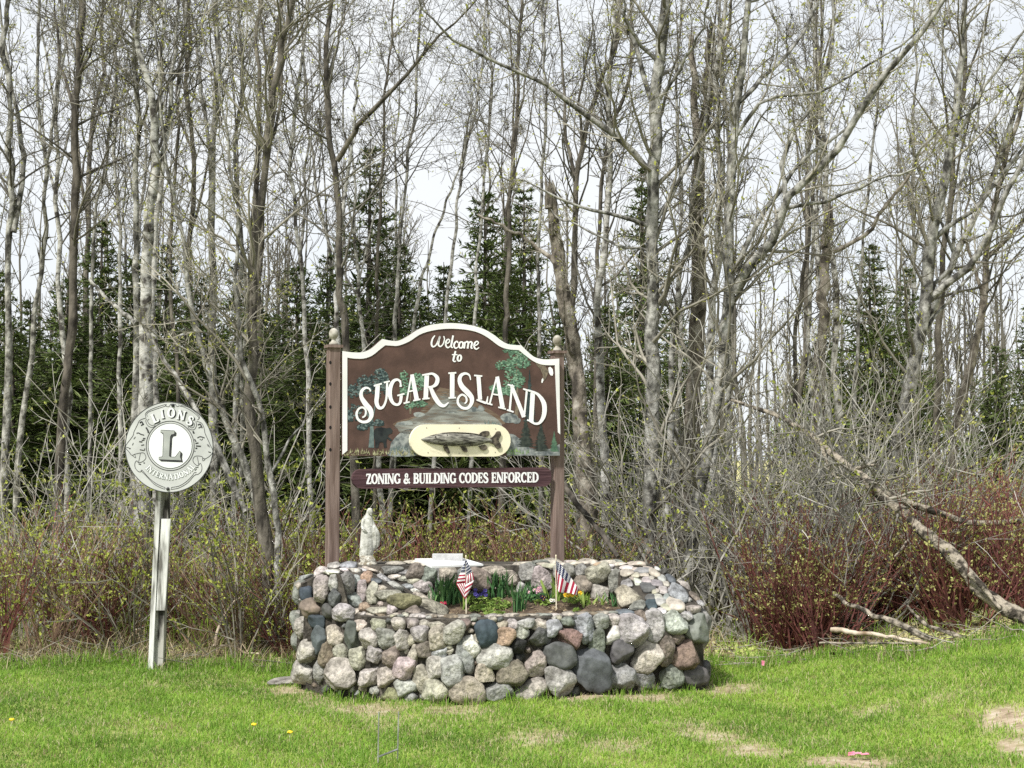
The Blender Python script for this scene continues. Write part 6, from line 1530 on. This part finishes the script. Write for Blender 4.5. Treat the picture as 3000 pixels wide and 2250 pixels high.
# --- shrubs and thicket
def proto_shrub(seed, H, n_st, stem_m, leaf_m, nleaf, spread=.35, ls=.026, lab='', grp='', curvy=.1, name='shrub'):
    r = np.random.default_rng(seed); root = thing(name, lab, 'shrub', (0, 0, 0), grp)
    K = 7; a = r.uniform(0, 6.28, n_st); q = r.uniform(0, spread * .5, n_st)
    P = np.zeros((n_st, K, 3)); P[:, 0] = np.column_stack([q * np.cos(a), q * np.sin(a), np.full(n_st, -.05)])
    d = np.column_stack([np.cos(a) * spread, np.sin(a) * spread, np.ones(n_st)]) + r.normal(0, .14, (n_st, 3)); ln = H * r.uniform(.55, 1.1, n_st)
    for k in range(1, K):
        d = d + r.normal(0, curvy, (n_st, 3)); d /= np.linalg.norm(d, axis=1, keepdims=True); P[:, k] = P[:, k - 1] + d * (ln / (K - 1))[:, None]
    R = np.linspace(1, .3, K)[None] * r.uniform(.0055, .011, n_st)[:, None]
    g = MB(); g.tubes(P, R, 3, 0); p2, r2 = sprout(r, P, R, 4, .2, .98, 36, .34, 4, curvy * 1.3, .05, .65, .002); g.tubes(p2, r2, 3, 0)
    p3, r3 = sprout(r, p2, r2, 1, .2, .98, 40, .4, 3, .14, .04, .7, .0017); g.tubes(p3, r3, 3, 0)
    part('stems', g, M[stem_m], root)
    if nleaf:
        g = MB(); buds(g, r, np.concatenate([p2[:, [0, 1, 3]], p3]), nleaf, ls, 0); part('leaves', g, M[leaf_m], root, attr_name='tint')
    return root
GL, GC, GR, GT = 'leafing shrubs in the left thicket', 'brown shrubs behind the planter', 'red-stemmed shrubs of the right thicket', 'bare grey bushes of the right thicket'
LL = {GL: 'leafing brown shrub in the thicket round the leaning post', GC: 'brown-stemmed shrub with green buds behind the planter', GR: 'red-stemmed shrub in the thicket at right', GT: 'bare grey tangled bush before the right hand trees'}
shr = {GL: [proto_shrub(500, 1.35, 30, 'stem_brown', 'shrub_leaf', 1000, .34, .026, LL[GL], GL), proto_shrub(501, 1.1, 26, 'stem_red', 'shrub_leaf', 800, .3, .024, LL[GL], GL), proto_shrub(502, 1.7, 18, 'twig_tan', 'shrub_leaf', 700, .4, .034, LL[GL], GL, .16)],
       GC: [proto_shrub(510, 1.35, 24, 'stem_brown', 'shrub_leaf', 900, .4, .028, LL[GC], GC), proto_shrub(511, 1.25, 26, 'stem_red', 'shrub_leaf_tan', 700, .35, .026, LL[GC], GC)],
       GR: [proto_shrub(520, 1.45, 34, 'stem_red', 'shrub_leaf_tan', 1100, .3, .026, LL[GR], GR), proto_shrub(521, 1.2, 30, 'stem_red', 'shrub_leaf_tan', 850, .34, .026, LL[GR], GR)],
       GT: [proto_shrub(530, 3.0, 16, 'twig_silver', 'shrub_leaf_tan', 350, .55, .028, LL[GT], GT, .2, 'bush'), proto_shrub(531, 2.5, 18, 'twig_silver', 'shrub_leaf', 350, .6, .028, LL[GT], GT, .22, 'bush')]}
SHN = {GL: ['leafing brown shrub', 'leafing reddish shrub', 'leafing pale-stemmed shrub'], GC: ['brown-stemmed shrub', 'reddish-stemmed shrub'], GR: ['tall red-stemmed shrub', 'short red-stemmed shrub'], GT: ['bare tan tangled bush', 'bare grey tangled bush']}
SPL = {GL: 14.2, GC: 15, GR: 14.6, GT: 15}
r = np.random.default_rng(31); usedp = set()
def put(grp, kind, X, Y, s):
    pr0 = shr[grp][kind]; o = pr0 if (grp, kind) not in usedp else copy_tree(pr0); usedp.add((grp, kind))
    distinct(o, SHN[grp][kind], 1500 + X / Y * FPX, 'front row' if Y < SPL[grp] else 'behind the front row')
    o.location = (X, Y, float(ground_h(X, Y)) - .02); o.rotation_euler = (r.normal(0, .07), r.normal(0, .07), r.uniform(0, 6.28)); o.scale = (s * 1.05, s * 1.05, s)
def scatter(grp, px0, px1, y0, y1, n_, s0, s1, w=None):
    for k in range(n_):
        Y = y0 + (y1 - y0) * r.uniform() ** 1.3; px = px0 + (px1 - px0) * (k + r.uniform(0, 1)) / n_; X = (px - 1500) / FPX * Y
        if grp == GT and 560 < px < 1830: Y = max(Y, 15.8); X = (px - 1500) / FPX * Y
        while Y < float(lawn_edge(X)) + .55: Y += .2; X = (px - 1500) / FPX * Y
        put(grp, k % len(shr[grp]) if w is None else r.choice(len(shr[grp]), p=w), X, Y, r.uniform(s0, s1))
scatter(GL, -60, 960, 12.75, 14.2, 19, .75, 1.1); scatter(GL, -80, 980, 14.2, 18.5, 18, .9, 1.3)
scatter(GC, 900, 1800, 13.0, 15, 17, .8, 1.05); scatter(GC, 930, 2050, 15, 19, 8, .9, 1.2)
scatter(GR, 2230, 3050, 12.1, 14.6, 32, .75, 1.0); scatter(GR, 2100, 3080, 14.6, 19, 18, .9, 1.2)
scatter(GT, 1850, 2700, 13.1, 15, 8, 1.0, 1.35); scatter(GT, 1690, 3040, 13.2, 17, 32, .8, 1.3); scatter(GT, 20, 800, 13.8, 17, 8, .8, 1.3)

# --- dead wood
def log(name, label, pts, Ys, w0, w1, m, branches=(), seed=0, K=24, cat='log', sides=10, twigs=0, group=None):
    r = np.random.default_rng(seed + 900); Yi = np.interp(np.linspace(0, 1, len(pts)), np.linspace(0, 1, len(Ys)), Ys)
    P = catmull([at(px, py, y) for (px, py), y in zip(pts, Yi)], K); R = np.linspace(w0, w1, K) / 2 * np.mean(Yi) / FPX; P[1:-1] += r.normal(0, 1, (K - 2, 3)) * R[1:-1, None] * .22
    base = P[np.argmin(P[:, 2])].copy(); root = thing(name, label, cat, base, group)
    g = MB(); PK = catmull(P, 72); RK = np.interp(np.linspace(0, 1, 72), np.linspace(0, 1, K), roughen(P, R, r, .1)); g.tubes(PK, RK, sides, 0, cap=True, jit=.09); part('trunk', g, M[m], root); PP = [(P, R)]
    for bp_, a, b_, y0, y1 in branches:
        Q = catmull([at(px, py, y) for (px, py), y in zip(bp_, np.linspace(y0, y1, len(bp_)))], 14); q = np.linspace(a, b_, 14) / 2 * y0 / FPX; g = MB(); g.tubes(Q, roughen(Q, q, r, .08), 7, 0, cap=True); part('branch', g, M['wood_dead'], root); PP.append((Q, q))
    if twigs:
        g = MB()
        for P_, R_ in PP[:1]:
            p, q = sprout(r, P_[None], R_[None], twigs, .0, .5, 55, .3, 8, .2, .03, .3, .003, .3, 1.3); g.tubes(p, q, 4, 0); p2, q2 = sprout(r, p, q, 5, .15, .98, 46, .45, 5, .2, 0, .6, .002); g.tubes(p2, q2, 3, 0); p3, q3 = sprout(r, p2, q2, 3, .15, .98, 46, .45, 4, .2, 0, .6, .002); g.tubes(p3, q3, 3, 0)
        part('twigs', g, M['twig_tan'], root)
    return root
log('fallen_tree', 'long fallen dead tree slanting down to the right lawn edge', [(2140, 1170), (2290, 1225), (2390, 1290), (2480, 1360), (2560, 1430), (2680, 1530), (2760, 1600), (2870, 1720), (2960, 1790), (3060, 1850)], [14.2, 13.0, 12.0, 11.4], 11, 46, 'wood_dead',
    [([(2590, 1440), (2680, 1480), (2760, 1505), (2830, 1530), (2920, 1532), (3040, 1522)], 24, 14, 12.6, 12.2), ([(2840, 1680), (2880, 1720), (2915, 1765), (2930, 1782)], 18, 9, 11.75, 11.5), ([(2500, 1375), (2540, 1365), (2570, 1362)], 12, 7, 12.9, 12.6), ([(2670, 1570), (2640, 1610), (2620, 1632)], 9, 5, 12.6, 12.3), ([(2400, 1290), (2440, 1390), (2480, 1400)], 12, 6, 13, 12.9)], 1, twigs=16)
for k, (lb, pts, Ys, a, b_) in enumerate([
        ('mottled fallen branch running down to the lawn below the red thicket', [(2350, 1715), (2430, 1735), (2480, 1765), (2560, 1802), (2640, 1830), (2730, 1872)], [12.8, 12.0, 11.5], 10, 20),
        ('pale fallen branch lying level at the lawn edge', [(2435, 1845), (2500, 1852), (2590, 1862), (2660, 1876), (2725, 1886)], [11.9, 11.5], 16, 9),
        ('lowest thin fallen branch along the lawn edge', [(2400, 1884), (2520, 1884), (2620, 1884), (2700, 1887)], [11.85, 11.5], 8, 6),
        ('short fallen branch ending beside the fallen tree foot', [(2655, 1768), (2690, 1810), (2730, 1838), (2830, 1868)], [12.2, 11.5], 8, 13),
        ('dead branch stump lying at the foot of the lawn edge', [(2510, 1912), (2560, 1906), (2620, 1900)], [12.2, 12.2], 9, 5)]):
    log('fallen_branch', lb, pts, Ys, a, b_, ['wood_dead', 'wood_bare', 'wood_dead'][k % 3], seed=10 + k, K=16, cat='branch', sides=7)
log('leaning_branch', 'dark dead branch slanting down behind the right sign post', [(1655, 1420), (1700, 1490), (1760, 1560), (1812, 1632)], [13.4, 12.7], 17, 14, 'bark_dark', seed=30, cat='branch', K=14)
log('leaning_dead_tree', 'dead grey trunk slanting down behind the top of the round sign', [(420, 950), (470, 1040), (520, 1110), (566, 1190), (640, 1330), (720, 1500)], [15, 14], 12, 18, 'bark_grey', seed=31, K=16)
log('leaning_dead_tree', 'mottled dead trunk slanting toward the pale birch', [(262, 820), (320, 880), (360, 915), (400, 950)], [16.4, 15.7], 8, 13, 'bark_grey', seed=32, K=14)
log('fallen_branch', 'curved bare branch arching above the grass left of the planter', [(630, 1895), (640, 1840), (680, 1770), (730, 1735), (762, 1728)], [12.7, 13.2], 9, 5, 'wood_bare', seed=33, K=14, cat='branch')
log('fallen_branch', 'thin bare branch lying in front of the forked tree foot', [(625, 1893), (680, 1892), (720, 1912), (760, 1915)], [12.8, 12.6], 8, 6, 'wood_bare', seed=34, K=12, cat='branch')
log('fallen_log', 'pale weathered log lying in the brush behind the leaning post', [(250, 1556), (280, 1552), (312, 1550)], [16.5, 16.5], 14, 13, 'wood_bare', seed=35, K=8)
